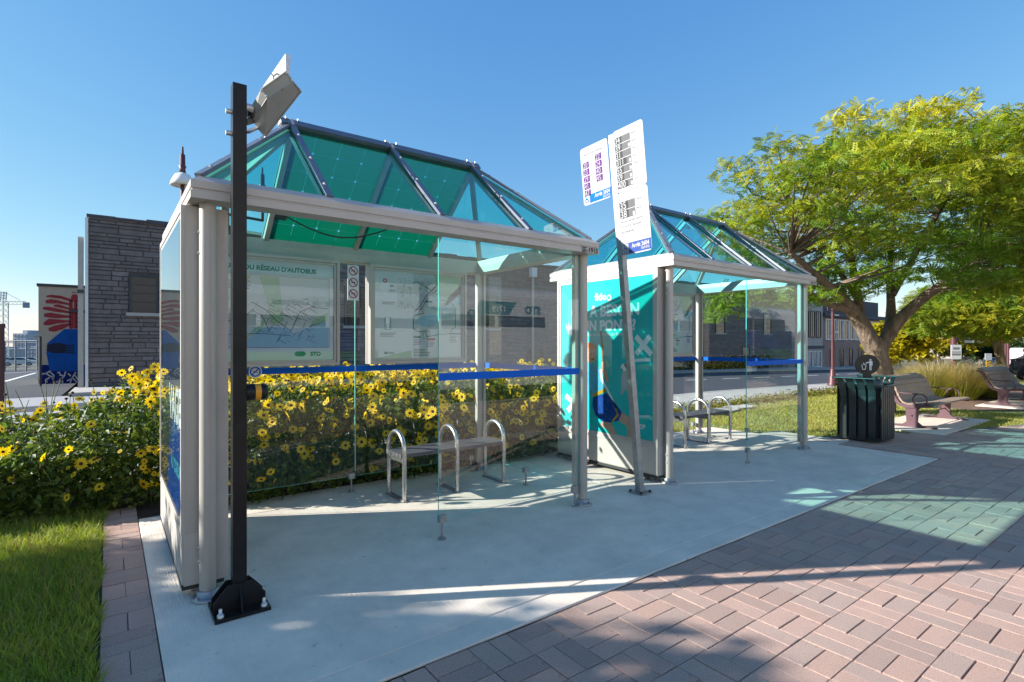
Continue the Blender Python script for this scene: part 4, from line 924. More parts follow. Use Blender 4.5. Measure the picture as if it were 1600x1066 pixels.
for z in (2.76, 2.64): b.lathe([(.014, -.03), (.014, 0)], (.545, 3.315, z), BOLT, 8, axis='x')
b.build('bracket', t)
for z in (2.48, 2.84): pass

# ------------------------------------------------------------------ bus stop sign on a leaning post
SPW = mk('sign_lettering', (.42, .42, .42), .4, 0, .03); SGW = mk('sign_white', (.50, .50, .49), .4, 0, .03, 3); SGD = mk('sign_dark_grey', (.07, .07, .07), .45, 0, .05); SGP = mk('sign_purple', (.12, .035, .18), .45, 0, .05); SGG = mk('sign_grey', (.15, .15, .15), .45, 0, .05); SGB = mk('sign_blue', (.01, .14, .45), .45, 0, .05); SGN = mk('sign_navy', (.05, .09, .30), .45, 0, .05)
t = thing('bus_stop_sign', (4.2, 3.49, 0), 'leaning steel post with white bus stop route signs between the two shelters', 'bus stop sign')
BASE[t.name] = Vector((0, 0, 0))     # parts of this thing are written in its own frame: y towards the shelters, x along the street
b = MB(); L5 = [(-.032, -.03), (.032, -.03), (.032, .03), (.022, .03), (.022, -.018), (-.022, -.018), (-.022, .03), (-.032, .03)]
b.prism(L5, lambda x, y: (x, y, .015), lambda x, y: (x, y, 3.54), GALV); b.build('post', t)
b = MB()
for z in (3.35, 3.0, 2.6): b.box(-.037, -.0325, -.02, .02, z, z + .03, BOLT)
b.build('sign_clamp', t)
xs = -.040
def plate(y0, y1, z0, z1, rc=.03):
    pts = []
    for cy_, cz_, a0 in ((y1 - rc, z0 + rc, -90), (y1 - rc, z1 - rc, 0), (y0 + rc, z1 - rc, 90), (y0 + rc, z0 + rc, 180)):
        for i in range(5): a = R(a0 + 90 * i / 4); pts.append((cy_ + rc * math.cos(a), cz_ + rc * math.sin(a)))
    b.prism(pts, lambda y, z: (xs + .003, y, z), lambda y, z: (xs, y, z), SGW)
def sg(yl, z): return lambda x, y, lay=1: (xs - .0012 * lay, yl - x * SQ, z + y)     # seen from the left: x runs towards -y
def rect(mp, x0, x1, y0, y1, mat, lay=1): b.poly([mp(x0, y0, lay), mp(x1, y0, lay), mp(x1, y1, lay), mp(x0, y1, lay)], mat)
def wheel(mp, x, y, s, mat, lay):
    ring3(b, mp(x + .02 * s, y - .12 * s, lay), .2 * s, .28 * s, (0, 1, 0), (0, 0, 1), mat, 14); b.ribbon([(x - .12 * s, y + .32 * s), (x - .06 * s, y + .02 * s), (x + .2 * s, y + .02 * s), (x + .32 * s, y - .3 * s)], .1 * s, lambda p, q: mp(p, q, lay), mat); b.poly(circle_pts(mp(x - .14 * s, y + .42 * s, lay), .09 * s, (0, 1, 0), (0, 0, 1), 8), mat)
SQ = .83
# left plate
b = MB(); y1, y0, z0, z1 = .425, .045, 2.94, 3.53; plate(y0, y1, z0, z1); W_ = (y1 - y0) / SQ; mp = sg(y1, z0)
rect(mp, .11, W_, .012, .10, SGB); rect(mp, .008, .105, .012, .10, SPW); wheel(mp, .055, .055, .085, SGB, 2)
b.text('Arrêt 2604', .055, lambda x, y: mp(x, y, 2), SPW, W_ - .01, .052, .04, 'r'); b.text('OUI STO', .03, lambda x, y: mp(x, y, 2), SPW, W_ - .01, .02, .04, 'r')
for i, s_ in enumerate(('20', '23', '29', '41', '47')): y = .44 - i * .072; rect(mp, .03, .135, y - .062, y, SGP); b.text(s_, .075, lambda x, yy: mp(x, yy, 2), SPW, .037, y - .056, .0)
for i, s_ in enumerate(('22', '24', '40', '45')): y = .475 - i * .072; rect(mp, .245, .35, y - .062, y, SGP); b.text(s_, .075, lambda x, yy: mp(x, yy, 2), SPW, .252, y - .056, .0)
b.text('Heures de pointe seulement', .028, lambda x, y: mp(x, y, 1), SGG, .05, .505, 0)
b.build('sign_plate', t)
# right plates
b = MB(); y1, y0 = -.035, -.40; z0, z1 = 2.95, 3.55; plate(y0, y1, z0, z1); W_ = (y1 - y0) / SQ; mp = sg(y1, z0)
for i, s_ in enumerate(('34', '39', '31', '311', '55', '59', '400')):
    y = .53 - i * .072; rect(mp, .02, .25, y - .064, y, SGG); rect(mp, .02, .025 + .05 * len(s_), y - .064, y, SGD, 1.5); b.text(s_, .078, lambda x, yy: mp(x, yy, 2), SPW, .024, y - .058, .012)
    if i not in (0, 2): rect(mp, .215, .245, y - .058, y - .024, SPW, 2)
    b.text(('Plateau', 'Aylmer', 'Hull', 'Rives', 'Ottawa', 'Lac', 'Gare')[i], .026, lambda x, yy: mp(x, yy, 1), SGG, .265, y - .022, 0)
b.build('sign_plate', t)
b = MB(); z0, z1 = 2.335, 2.945; plate(y0, y1, z0, z1); mp = sg(y1, z0)
for i, s_ in enumerate(('35', '38')):
    y = .52 - i * .085; rect(mp, .02, .25, y - .078, y, SGG); rect(mp, .02, .15, y - .078, y, SGD, 1.5); b.text(s_, .098, lambda x, yy: mp(x, yy, 2), SPW, .026, y - .073, .012); b.text(('Galeries', 'Plateau')[i], .026, lambda x, yy: mp(x, yy, 1), SGG, .265, y - .022, 0)
rect(mp, .21, .245, .36, .4, SPW, 2)
for i, s_ in enumerate(('Aucun service entre', '9 h et 9 h, du lundi', 'au vendredi.')): b.text(s_, .038, lambda x, yy: mp(x, yy, 1), DKRUB, .025, .315 - i * .05, 0)
rect(mp, .004, W_ - .004, .012, .115, SGN); rect(mp, .012, .11, .018, .11, SPW, 2); wheel(mp, .062, .06, .085, SGN, 3); b.text('Arrêt 2604', .055, lambda x, yy: mp(x, yy, 2), SPW, W_ - .03, .06, .04, 'r'); b.text('OUI STO', .03, lambda x, yy: mp(x, yy, 2), SPW, W_ - .03, .028, .04, 'r')
b.build('sign_plate', t)
b = MB(); b.box(-.085, .085, -.085, .085, .001, .013, GALV)
for x in (-.065, .065):
    for y in (-.065, .065): b.lathe([(.012, .013), (.012, .03)], (x, y, 0), BLACKP, 6)
bp = b.build('base_plate', t)
lean = Vector((-.216, .162, 3.53)).normalized(); t.rotation_mode = 'QUATERNION'; t.rotation_quaternion = Vector((0, 0, 1)).rotation_difference(lean)
bp.rotation_mode = 'QUATERNION'; bp.rotation_quaternion = t.rotation_quaternion.inverted()

for m_ in MATS.values():          # matt prints: no sheen of their own
    if m_.name.split('_')[0] in ('poster', 'print', 'map', 'sign', 'mural'):
        p_ = next(x for x in m_.node_tree.nodes if x.type == 'BSDF_PRINCIPLED') if 'glass' not in m_.name else None
        if p_ is None: continue
        p_.inputs['Specular IOR Level'].default_value = .1
        for l_ in list(p_.inputs['Roughness'].links): m_.node_tree.links.remove(l_)
        p_.inputs['Roughness'].default_value = .8

# ------------------------------------------------------------------ litter bin
BINP = mk('bin_paint', (.022, .03, .03), .35, .1, .3, 4, .1, 20, spec=.6, stain=.35, stain_col=(.05, .06, .055), stain_scale=2)
t = thing('litter_bin', (9.33, 3.36, 0), 'black slatted litter bin with a flared rim and an oval tidy-man sign', 'litter bin')
BASE[t.name] = Vector((0, 0, 0))
b = MB(); b.box(-.26, .26, -.26, .26, .05, .80, mk('bin_liner', (.012, .013, .014), .7)); b.box(-.29, .29, -.29, .29, .02, .06, BINP); b.build('liner', t)
prof = [(.30, .03), (.305, .08), (.305, .68), (.325, .78), (.385, .89), (.46, .955)]
for k in range(4):
    a = math.pi / 2 * k; ca, sa = math.cos(a), math.sin(a); n = 4 if k == 2 else 7
    for i in range(n):
        wd = (.098 if n == 4 else .052); x = -.26 + .52 * (i + .5) / n; x0, x1 = x - wd / 2, x + wd / 2; V = []; fl = k in (0, 2)
        pr = prof if fl else prof[:3] + [(.305, .84)]
        for r_, z in pr:
            e = (r_ - .305) * .35 if fl else 0
            for xx in (x0, x1):
                for rr_ in (r_, r_ - .016): V.append((ca * rr_ - sa * xx * (1 + e), sa * rr_ + ca * xx * (1 + e), z))
        m_ = len(pr); F = []
        for j in range(m_ - 1):
            o_ = j * 4; F += [(o_, o_ + 2, o_ + 6, o_ + 4), (o_ + 1, o_ + 5, o_ + 7, o_ + 3), (o_, o_ + 4, o_ + 5, o_ + 1), (o_ + 2, o_ + 3, o_ + 7, o_ + 6)]
        F += [(0, 1, 3, 2), (m_ * 4 - 4, m_ * 4 - 2, m_ * 4 - 1, m_ * 4 - 3)]
        b = MB(); b.add(V, F, BINP); b.build('slat', t)
b = MB()
for s in (-1, 1):
    for q in (-1, 1): b.bar((s * .29, q * .29, .03), (s * .29, q * .29, .84), .05, .05, BINP)
b.build('corner_post', t)
b = MB(); b.tube([(-.46, -.29, .955), (-.46, .29, .955)], .012, BINP, 8); b.tube([(.46, -.29, .955), (.46, .29, .955)], .012, BINP, 8); b.tube([(-.30, -.30, .84), (.30, -.30, .84), (.30, .30, .84), (-.30, .30, .84)], .016, BINP, 8, closed=True); b.build('rim', t)
b = MB(); b.lathe([(.23, .8), (.22, .9), (.16, .94), (.1, .95)], (0, 0, 0), BINP, 20); b.build('lid', t)
FX = Vector((.8, -.6, 0)); FN = Vector((-.6, -.8, 0)); c = Vector((-.02, -.03, 1.15))
b = MB(); FX = Vector((.86, -.51, 0)); FN = Vector((-.51, -.86, 0))
for i in range(1):
    n = 28; A = [c + FX * .20 * math.cos(2 * math.pi * k / n) + Vector((0, 0, .155 * math.sin(2 * math.pi * k / n))) for k in range(n)]
    b.add([p + FN * .01 for p in A] + [p - FN * .01 for p in A], [list(range(n)), list(range(n, 2 * n))[::-1]] + [(k, n + k, n + (k + 1) % n, (k + 1) % n) for k in range(n)], BLACKP)
b.bar(c + Vector((0, 0, -.3)), c + Vector((0, 0, -.1)), .13, .018, BLACKP, up=FN)
sgn = b.build('sign_disc', t)
b = MB(); pm = lambda x, y: c + FN * .0125 + FX * x + Vector((0, 0, y))
def pq(*pts): b.poly([pm(*p) for p in pts], PWHITE)
b.poly([pm(.045 + .017 * math.cos(a), .068 + .017 * math.sin(a)) for a in [2 * math.pi * k / 12 for k in range(12)]], PWHITE)
pq((.02, .048), (.078, .048), (.078, -.02), (.066, -.02), (.066, .02), (.062, .02), (.062, -.09), (.048, -.09), (.048, -.02), (.042, -.02), (.042, -.09), (.028, -.09), (.028, .03), (.02, .03)); pq((.02, .046), (.022, .026), (-.035, .014), (-.036, .026))
for p in (((-.10, .0), (-.085, -.075)), ((-.085, -.075), (-.042, -.075)), ((-.042, -.075), (-.028, .0)), ((-.075, .028), (-.06, -.01)), ((-.06, -.01), (-.045, .012))): b.ribbon(p, .011, pm, PWHITE)
b.build('tidy_mark', sgn)

# ------------------------------------------------------------------ park benches
WOODP = mk('brown_plank', (.30, .215, .16), .6, 0, .2, 6, .3, 50, aniso=(.3, 5, 5)); FRM = mk('plum_cast_iron', (.105, .05, .062), .45, .1, .12, 10)
def park_bench(loc, label):
    t = thing('park_bench', loc, label, 'bench', 'plum framed park benches'); BASE[t.name] = Vector((0, 0, 0))
    # side profile in (y, z): seat faces -y
    cr = [(-.40, .415), (-.34, .43), (-.1, .405), (.06, .395), (.14, .42), (.20, .50), (.25, .62), (.30, .74), (.37, .82), (.44, .845)]
    L = 1.85
    for sx in (-1, 1):
        x = sx * L / 2; b = MB(); n = len(cr); V = []
        for i, (y, z) in enumerate(cr):
            d = Vector((cr[min(i + 1, n - 1)][0] - cr[max(0, i - 1)][0], cr[min(i + 1, n - 1)][1] - cr[max(0, i - 1)][1])).normalized(); q = Vector((-d.y, d.x)); w = .03 if 0 < i < n - 1 else .018
            for xx in (x - .028, x + .028):
                for s in (1, -1): V.append((xx, y + q.x * w * s * .9 - q.x * .035, z + q.y * w * s * .9 - q.y * .035))
        F = []
        for j in range(n - 1):
            o_ = j * 4; F += [(o_, o_ + 2, o_ + 6, o_ + 4), (o_ + 1, o_ + 5, o_ + 7, o_ + 3), (o_, o_ + 4, o_ + 5, o_ + 1), (o_ + 2, o_ + 3, o_ + 7, o_ + 6)]
        F += [(0, 1, 3, 2), (n * 4 - 4, n * 4 - 2, n * 4 - 1, n * 4 - 3)]; b.add(V, F, FRM); b.build('side_frame', t)
        xl = x - sx * .02; b = MB(); lg = [(-.16, .36), (.10, .36), (.07, .30), (.055, .09), (.12, .035), (.32, .018), (.32, .0), (-.38, .0), (-.38, .018), (-.16, .035), (-.10, .09), (-.115, .30)]
        b.prism(lg, lambda y, z: (xl - .03, y, z + .004), lambda y, z: (xl + .03, y, z + .004), FRM); b.lathe([(.014, -.036), (.014, .036)], (xl, -.03, .2), BLACKP, 8, axis='x'); b.build('leg', t)
        b = MB(); ap = [(x, .20, .60), (x, .1, .585), (x, -.05, .585)] + [(x, -.14 - .105 * math.sin(a), .485 + .10 * math.cos(a)) for a in [2 * math.pi * k / 16 for k in range(17)]]
        b.tube(ap, .012, FRM, 8); b.build('armrest', t)
    def plank(y, z, ang, w=.088):
        b = MB(); up = Vector((0, -math.sin(ang), math.cos(ang))); b.bar((-L / 2 + .03, y, z), (L / 2 - .03, y, z), w, .032, WOODP, up=up); b.build('plank', t)
    for y, z, a in ((-.36, .43, .12), (-.265, .422, -.1), (-.17, .408, -.12), (-.075, .397, -.1), (.02, .39, 0), (.105, .41, .5), (.165, .475, 1.0), (.205, .565, 1.18), (.24, .655, 1.2), (.28, .745, 1.1), (.345, .815, .75), (.42, .845, .3)): plank(y, z, a)
    b = MB(); b.tube([(-L / 2, -.03, .2), (L / 2, -.03, .2)], .01, FRM, 8); b.build('tie_rod', t)
    return t
pbn = park_bench((12.2, 3.36, .004), 'nearer plum framed park bench with brown planks beside the litter bin')
dup(pbn, (17.75, 3.15, .006), R(-4), 'farther plum framed park bench with a person in black resting on it')

# ------------------------------------------------------------------ street lamps
LAMPW = mk('lamp_white', (.8, .78, .74), .4, 0, .05)
def street_lamp(loc, rz, label):
    t = thing('street_lamp', loc, label, 'street lamp', 'maroon street lamps along the pavement'); BASE[t.name] = Vector((0, 0, 0))
    b = MB(); b.lathe([(.17, 0), (.17, .06), (.14, .1), (.13, .3), (.1, .36), (.085, .55), (.07, .6)], (0, 0, 0), MAROON, 14); b.build('base', t)
    b = MB(); b.tube([(0, 0, .6), (0, 0, 3.15)], [.06, .045], MAROON, 10); b.lathe([(.05, 3.15), (.06, 3.2), (.03, 3.26), (.012, 3.4)], (0, 0, 0), MAROON, 10); b.build('pole', t)
    for z, m in ((2.62, LAMPW), (1.98, LAMPW)):
        b = MB(); b.tube([(0, 0, z), (.52, 0, z)], .018, m, 8); b.lathe([(.06, z - .03), (.06, z + .03)], (0, 0, 0), MAROON, 10); b.build('banner_arm', t)
    b = MB(); b.tube([(-.43, 0, 2.78), (.43, 0, 2.78)], .016, MAROON, 8); b.build('cross_arm', t)
    for s in (-1, 1):
        x = s * .42; b = MB(); b.tube([(x, 0, 2.78), (x, 0, 3.0)], .02, MAROON, 8); b.lathe([(.02, 3.11), (.034, 3.11), (.026, 3.16), (.036, 3.19), (.026, 3.2), (.024, 3.31), (.012, 3.32), (.009, 3.39), (.0, 3.40)], (x, 0, 0), MAROON, 12); h = b.build('lamp_head', t)
        b = MB(); b.lathe([(.03, 3.12), (.07, 3.10), (.10, 3.04), (.115, 2.99), (.105, 2.985), (.04, 3.0)], (x, 0, 0), LAMPW, 20); b.build('lamp_shade', h)
    return t
q = P(1301, 20.); sl1 = street_lamp((*q, tz(*q)), 0, 'maroon street lamp on the grass between the far shelter and the honey locust')
q = P(351, 6.55); dup(sl1, (q[0], q[1], -.03), R(15), 'maroon street lamp whose finial rises behind the left end of the nearer shelter', 1.11)
q = P(1571, 34); dup(sl1, (q[0], q[1], tz(*q)), 0, 'distant maroon street lamp right of the second tree trunk')
# traffic signal mast
t = thing('traffic_signal_mast', (*P(1490, 28), tz(*P(1490, 28))), 'thick maroon mast with a white notice and a long signal arm over the road', 'traffic light'); BASE[t.name] = Vector((0, 0, 0))
b = MB(); b.tube([(0, 0, 0), (0, 0, 5.2)], [.15, .12], MAROON, 12); b.build('mast', t)
b = MB(); b.box(-.24, .24, -.02, .02, 1.0, 1.75, SGW); b.box(-.2, .2, -.024, -.021, 1.35, 1.4, SGG); b.box(-.2, .2, -.024, -.021, 1.2, 1.3, SGG); b.box(-.15, .15, -.024, -.021, 1.5, 1.62, SGG); o = b.build('notice', t); o.rotation_euler = (0, 0, R(-45))
o.location = (-.11, -.13, 0)
b = MB(); b.tube([(0, 0, 2.02), (2.6, -1.9, 2.02)], .045, MAROON, 8); b.build('signal_arm', t)
dv = Vector((.8, -.6, 0))
b = MB(); p = dv * .55 + Vector((0, 0, 1.98)); b.bar(p, p + dv * .5, .04, .26, SGW); b.bar(p + dv * .7, p + dv * 1.3, .04, .22, SGW); b.build('street_name_plate', t)
SIGR = mk('signal_red', (.55, .03, .03), .4)
for s in (1.65, 2.3):
    b = MB(); p = dv * s + Vector((0, 0, 1.98)); b.bar(p, p + dv * .5, .2, .22, mk('signal_case', (.05, .05, .05), .5)); o = b.build('signal_head', t)
    b = MB(); b.bar(p + dv * .05 + Vector((-.07, -.09, 0)), p + dv * .2 + Vector((-.07, -.09, 0)), .02, .16, SIGR); b.build('signal_lens', o)
# hazard marker and poles on the median
YEL = mk('hazard_yellow', (.70, .38, .02), .5, 0, .1)
t = thing('median_marker', (*P(1543, 36), tz(*P(1543, 36))), 'white keep-right sign over a yellow and black striped marker on the median', 'road sign'); BASE[t.name] = Vector((0, 0, 0))
b = MB(); b.tube([(0, 0, -.1), (0, 0, 1.4)], .04, GALV, 8); b.build('post', t)
b = MB(); k = lambda x, y, z: Vector((.8, -.6, 0)) * x + Vector((-.6, -.8, 0)) * y + Vector((0, 0, z))
def fb(x0, x1, y, z0, z1, m): b.add([k(x0, y, z0), k(x1, y, z0), k(x1, y, z1), k(x0, y, z1), k(x0, y - .03, z0), k(x1, y - .03, z0), k(x1, y - .03, z1), k(x0, y - .03, z1)], [(0, 1, 2, 3), (7, 6, 5, 4), (0, 4, 5, 1), (1, 5, 6, 2), (2, 6, 7, 3), (3, 7, 4, 0)], m)
fb(-.22, .22, .08, .95, 1.4, SGW); b.build('keep_right_sign', t)
b = MB(); fb(-.15, .15, .08, .3, .93, YEL)
for i in range(4): z = .33 + i * .16; b.add([k(-.15, .084, z), k(.15, .084, z + .1), k(.15, .084, z + .16), k(-.15, .084, z + .06)], [(0, 1, 2, 3)], BLACKP)
b.build('striped_board', t)
b = MB(); fb(-.13, .13, .06, -.2, .28, PORANGE); b.build('marker_base', t)
for px, d, w in ((1566, 40, 8), (1575, 42, 0)):
    q = P(px, d); t = thing('sign_pole', (*q, tz(*q)), 'maroon pole with a tall white notice right of the second tree' if w else 'bare maroon pole right of the pole with the tall notice', 'pole'); BASE[t.name] = Vector((0, 0, 0))
    b = MB(); b.tube([(0, 0, -.1), (0, 0, 3.)], .1, MAROON, 8); b.build('post', t)
    if w: b = MB(); fb(-.2, .2, .12, .3, 1.35, SGW); b.build('notice', t)

# ------------------------------------------------------------------ sunflower bed
def vnoise(u, v, s, o=0.): return np.array([mnoise.noise(Vector((a * s + o, b_ * s, o))) for a, b_ in zip(u, v)])
PETAL, nt_, N_, L_, out_ = nodes_of('petal')
p_ = N_.new('ShaderNodeBsdfPrincipled'); p_.inputs['Base Color'].default_value = (.92, .64, .008, 1); p_.inputs['Roughness'].default_value = .6
t_ = N_.new('ShaderNodeBsdfTranslucent'); t_.inputs[0].default_value = (1., .70, .01, 1); x_ = N_.new('ShaderNodeMixShader'); x_.inputs[0].default_value = .45
L_.new(p_.outputs[0], x_.inputs[1]); L_.new(t_.outputs[0], x_.inputs[2]); L_.new(x_.outputs[0], out_.inputs[0]); DISCM = mk('flower_disc', (.055, .022, .01), .9, 0, .3, 40, .5, 200); STEMM = mk('stem', (.10, .14, .04), .7, 0, .2, 10)
def bed_front(u): return np.interp(u, [-1, -.5, .4, .72], [6.0, 5.98, 5.82, 5.42]) + .06 * np.sin(u * 4.1)
def bed_top(u): return np.interp(u, [-3, -.7, -.1, .35], [.62, .68, .86, 1.0])
N = 72000
u = rng.uniform(-4.2, 5.9, N); d = rng.uniform(0, 1, N) ** 1.5 * 2.2; v = bed_front(u) + d - .05
hmax = (bed_top(u) + .22 * vnoise(u, v, 1.6) + .16 * vnoise(u, v, 4., 3.)) * (.62 + .38 * np.clip(d / .55, 0, 1) ** .6)
z = hmax * (1 - rng.uniform(0, 1, N) ** 1.25 * .97)
keep = (v < 7.75) & (z > .02); u, v, z, d, hmax = u[keep], v[keep], z[keep], d[keep], hmax[keep]; N = len(u)
nrm = rng.normal(size=(N, 3)) * .8 + np.array([-.2, -.35, .7]); Rm = rots(nrm)
g = rng.uniform(.6, 1.3, N)[:, None]; yl = rng.uniform(0, 1, N)[:, None] ** 2
colr = np.array([.075, .135, .022]) * g * (1 - yl) + np.array([.18, .21, .035]) * g * yl
lt = np.array([(0, 0, 0), (.4, .22, .05), (1, 0, -.08), (.4, -.22, .05)]) - np.array([.5, 0, 0])
sz = rng.uniform(.045, .10, N)[:, None] * np.ones((1, 3))
bed = tag(bpy.data.objects.new('sunflower_bed', None), 'dense bed of small yellow sunflowers wrapping behind the nearer shelter', 'flower bed'); COL.objects.link(bed); BASE[bed.name] = Vector((0, 0, 0))
o = cloud('leaves', lt, [(0, 1, 2), (0, 2, 3)], np.stack([u, v, z], 1), Rm, sz[:, None, :].reshape(N, 1, 3), colr, LEAF, bed); o['kind'] = 'stuff'
# stems with seed heads that stand above the leaves
m = MB()
for i in range(420):
    su = random.uniform(-4, 5.8); dv = random.random() ** 1.2 * 2.0; sv = float(bed_front(np.array(su))) + dv + .05; h = random.uniform(.5, 1.0) * (1.12 if dv > .4 else .8)
    a = random.uniform(0, 6.28); l = random.uniform(.05, .3); pts = [(su + l * math.cos(a) * t * t, sv + l * math.sin(a) * t * t, h * t) for t in (.25, .6, .85, 1)]
    m.tube(pts, [.006, .005, .004, .003], STEMM, 4)
    if random.random() < .55: x, y, zz = pts[-1]; m.lathe([(.004, -.008), (.015, 0), (.013, .01), (.004, .016)], (x, y, zz), DISCM, 6)
o = m.build('stems', bed); o['kind'] = 'stuff'
# flower heads
def flower_mesh(k):
    rg = random.Random(k); m = MB(); n = rg.choice((12, 13, 14))
    for i in range(n):
        a = 2 * math.pi * i / n + rg.uniform(-.1, .1); L = rg.uniform(.9, 1.08); w = .2; dr = rg.uniform(-.18, .12)
        ca, sa = math.cos(a), math.sin(a); f = lambda r, s, z: (ca * r - sa * s, sa * r + ca * s, z)
        m.add([f(.2, -.06, 0), f(.6 * L, -w, .06), f(1. * L, 0, dr), f(.6 * L, w, .06), f(.2, .06, 0), f(.6 * L, 0, .02)], [(0, 1, 5), (1, 2, 5), (2, 3, 5), (3, 4, 5), (4, 0, 5)], PETAL)
    m.lathe([(.25, -.03), (.24, .08), (.16, .13), (.0, .14)], (0, 0, 0), DISCM, 10)
    o = m.build('flower'); me = o.data; bpy.data.objects.remove(o); return me
FM = [flower_mesh(k) for k in range(4)]
pts = []
def surf(u, v):
    d = v - float(bed_front(np.array(u))); uu = np.array([u]); vv = np.array([v])
    return float((bed_top(uu) + .22 * vnoise(uu, vv, 1.6) + .16 * vnoise(uu, vv, 4., 3.))[0]) * (.62 + .38 * min(1, max(0, d) / .55) ** .6)
tries = 0
while len(pts) < 1720 and tries < 60000:
    tries += 1; u = random.uniform(-3.8, 5.8); fr = float(bed_front(np.array(u))); d = random.random() ** 1.2 * 2.0; v = fr + d
    dens = (.32 if u < .2 else 1.)
    if random.random() > dens: continue
    top = surf(u, v)
    if d < .55 and random.random() < .75: z = top * random.uniform(.2, 1.02); v = fr - random.uniform(.02, .12); 
    else: z = top + random.uniform(-.06, .10)
    if d < .3 and z < .45 and random.random() < .5: continue
    if u < .15 and d < .3 and random.random() < .55: continue
    pts.append((u, v, z))
def pkey(p):
    dd = .6 * p[0] + .8 * p[1]; r = .8 * p[0] - .6 * p[1]; px = 800 + 840 * r / dd
    return dd + (100 if not -10 < px < 1000 or 247 < px < 358 else 0)
pts.sort(key=pkey); rest = MB()
for i, p in enumerate(pts):
    nv = Vector((random.gauss(-.35, .6), random.gauss(-.65, .6), random.gauss(.45, .5))).normalized(); s_ = random.choice((.026, .036, .046, .054, .062)) * random.uniform(.9, 1.1) * (.86 if p[0] < .2 else 1); q = nv.to_track_quat('Z', 'Y')
    me = FM[i % 4]
    if i < 300:
        o = bpy.data.objects.new('flower', me); COL.objects.link(o); o.parent = bed; o.location = p; o.rotation_mode = 'QUATERNION'; o.rotation_quaternion = q; o.scale = (s_,) * 3
    else:
        M = Matrix.LocRotScale(Vector(p), q, Vector((s_,) * 3)); V = [M @ x.co for x in me.vertices]
        b0 = len(rest.v); rest.v += [tuple(x) for x in V]
        for pl_ in me.polygons: rest.f.append([b0 + k for k in pl_.vertices]); rest.m.append(rest.mi(me.materials[pl_.material_index])); rest.s.append(False)
o = rest.build('further_flowers', bed); o['kind'] = 'stuff'

# ------------------------------------------------------------------ grass
def blades(name, label, n, region, hmin, hmax_, c0, c1, base=(0, 0, 0), w=.0035, dry=.15, keepf=None):
    u = rng.uniform(region[0], region[1], n); v = rng.uniform(region[2], region[3], n)
    if keepf is not None: k = keepf(u, v); u, v = u[k], v[k]
    n = len(u); h = rng.uniform(hmin, hmax_, n); pn = vnoise(u, v, 1.1); pn2 = vnoise(u, v, 3.3, 5.)
    z = np.array([tz(a, b_) for a, b_ in zip(u, v)]) - .022
    lean = rng.normal(size=(n, 3)) * np.array([.45, .45, 0]) + np.array([0, 0, 1.]); Rm = rots(lean)
    tv = np.array([(-.5, 0, 0), (.5, 0, 0), (.35, .25, .55), (-.35, .25, .55), (0, .75, .95)])
    # quads only: blade of two quads with a shared tip edge
    tv = np.array([(-.5, 0, 0), (.5, 0, 0), (-.38, .12, .55), (.38, .12, .55), (-.06, .5, 1.), (.06, .5, 1.)]); tf = [(0, 1, 3, 2), (2, 3, 5, 4)]
    sc_ = np.stack([np.full(n, w) * rng.uniform(.7, 1.5, n), h, h], 1)[:, None, :]
    t = np.clip(rng.uniform(0, 1, n) * .6 + pn * .5 + pn2 * .3 + .2, 0, 1)[:, None]; g = rng.uniform(.7, 1.25, n)[:, None]
    colr = (np.array(c0) * (1 - t) + np.array(c1) * t) * g; dm = rng.uniform(0, 1, n) < dry * (1 + pn2); colr[dm] = np.array([.30, .24, .10]) * g[dm]
    # scale is applied before rotation here: fold it into the template per blade
    V = tv[None] * sc_; V = np.einsum('nij,nkj->nki', Rm, V) + np.stack([u, v, z], 1)[:, None, :]
    k = len(tv); F = (np.array(tf)[None] + (np.arange(n) * k)[:, None, None]).reshape(-1, 4)
    me = bpy.data.meshes.new(name); me.vertices.add(n * k); me.vertices.foreach_set('co', V.astype(np.float32).ravel()); me.loops.add(F.size); me.loops.foreach_set('vertex_index', F.astype(np.int32).ravel())
    me.polygons.add(len(F)); me.polygons.foreach_set('loop_start', (np.arange(len(F)) * 4).astype(np.int32)); a = me.attributes.new('col', 'FLOAT_COLOR', 'POINT'); c = np.ones((n, k, 4), np.float32); c[:, :, :3] = colr[:, None, :]; a.data.foreach_set('color', c.ravel())
    me.materials.append(GRASSM); me.update(calc_edges=True); o = bpy.data.objects.new(name, me); COL.objects.link(o); tag(o, label, 'grass', kind='stuff'); return o
def left_ok(u, v):
    d = .6 * u + .8 * v; r = .8 * u - .6 * v; return (d > .8) & (r / np.maximum(d, .1) > -1.12) & (u < -.045 + .02 * np.sin(v * 9)) & (v < 6.1)
blades('lawn_grass', 'shaggy green grass left of the brick edging', 210000, (-4.2, 0, 1.8, 6.1), .035, .095, (.14, .26, .028), (.38, .43, .06), w=.0045, dry=.16, keepf=left_ok)
RLX = [p[0] for p in rl[2:9]]; RLY = [p[1] for p in rl[2:9]]
def right_ok(u, v):
    e = np.interp(u, [8.99, 9.0, 9.9, 11, 13.2, 20, 30], [4.62, 3.95, 3.66, 3.01, 2.31, 1.61, 1.31]); e = np.where(u < 9, np.where(u < 8.5, 5.53, 4.64), e)
    pad1 = (u > 10.73) & (u < 13.57) & (v > 2.73) & (v < 3.97); pad2 = (u > 15.2) & (v > 1.9) & (u < 24) & (v < 6.3)
    st = np.zeros(len(u), bool)
    for a, b_, w_, h_ in ((9.75, 6.55, .55, .28), (10.55, 6.6, .7, .3), (11.5, 6.7, .6, .25)): st |= ((u - a) / w_) ** 2 + ((v - b_) / h_) ** 2 < 1
    return (v > e + .01) & ~pad1 & ~pad2 & ~st
blades('lawn_grass', 'short sunlit yellowing grass beyond the farther shelter', 146000, (6.15, 24, 1.4, 7.38), .025, .06, (.26, .31, .05), (.50, .47, .10), w=.008, dry=.3, keepf=right_ok)
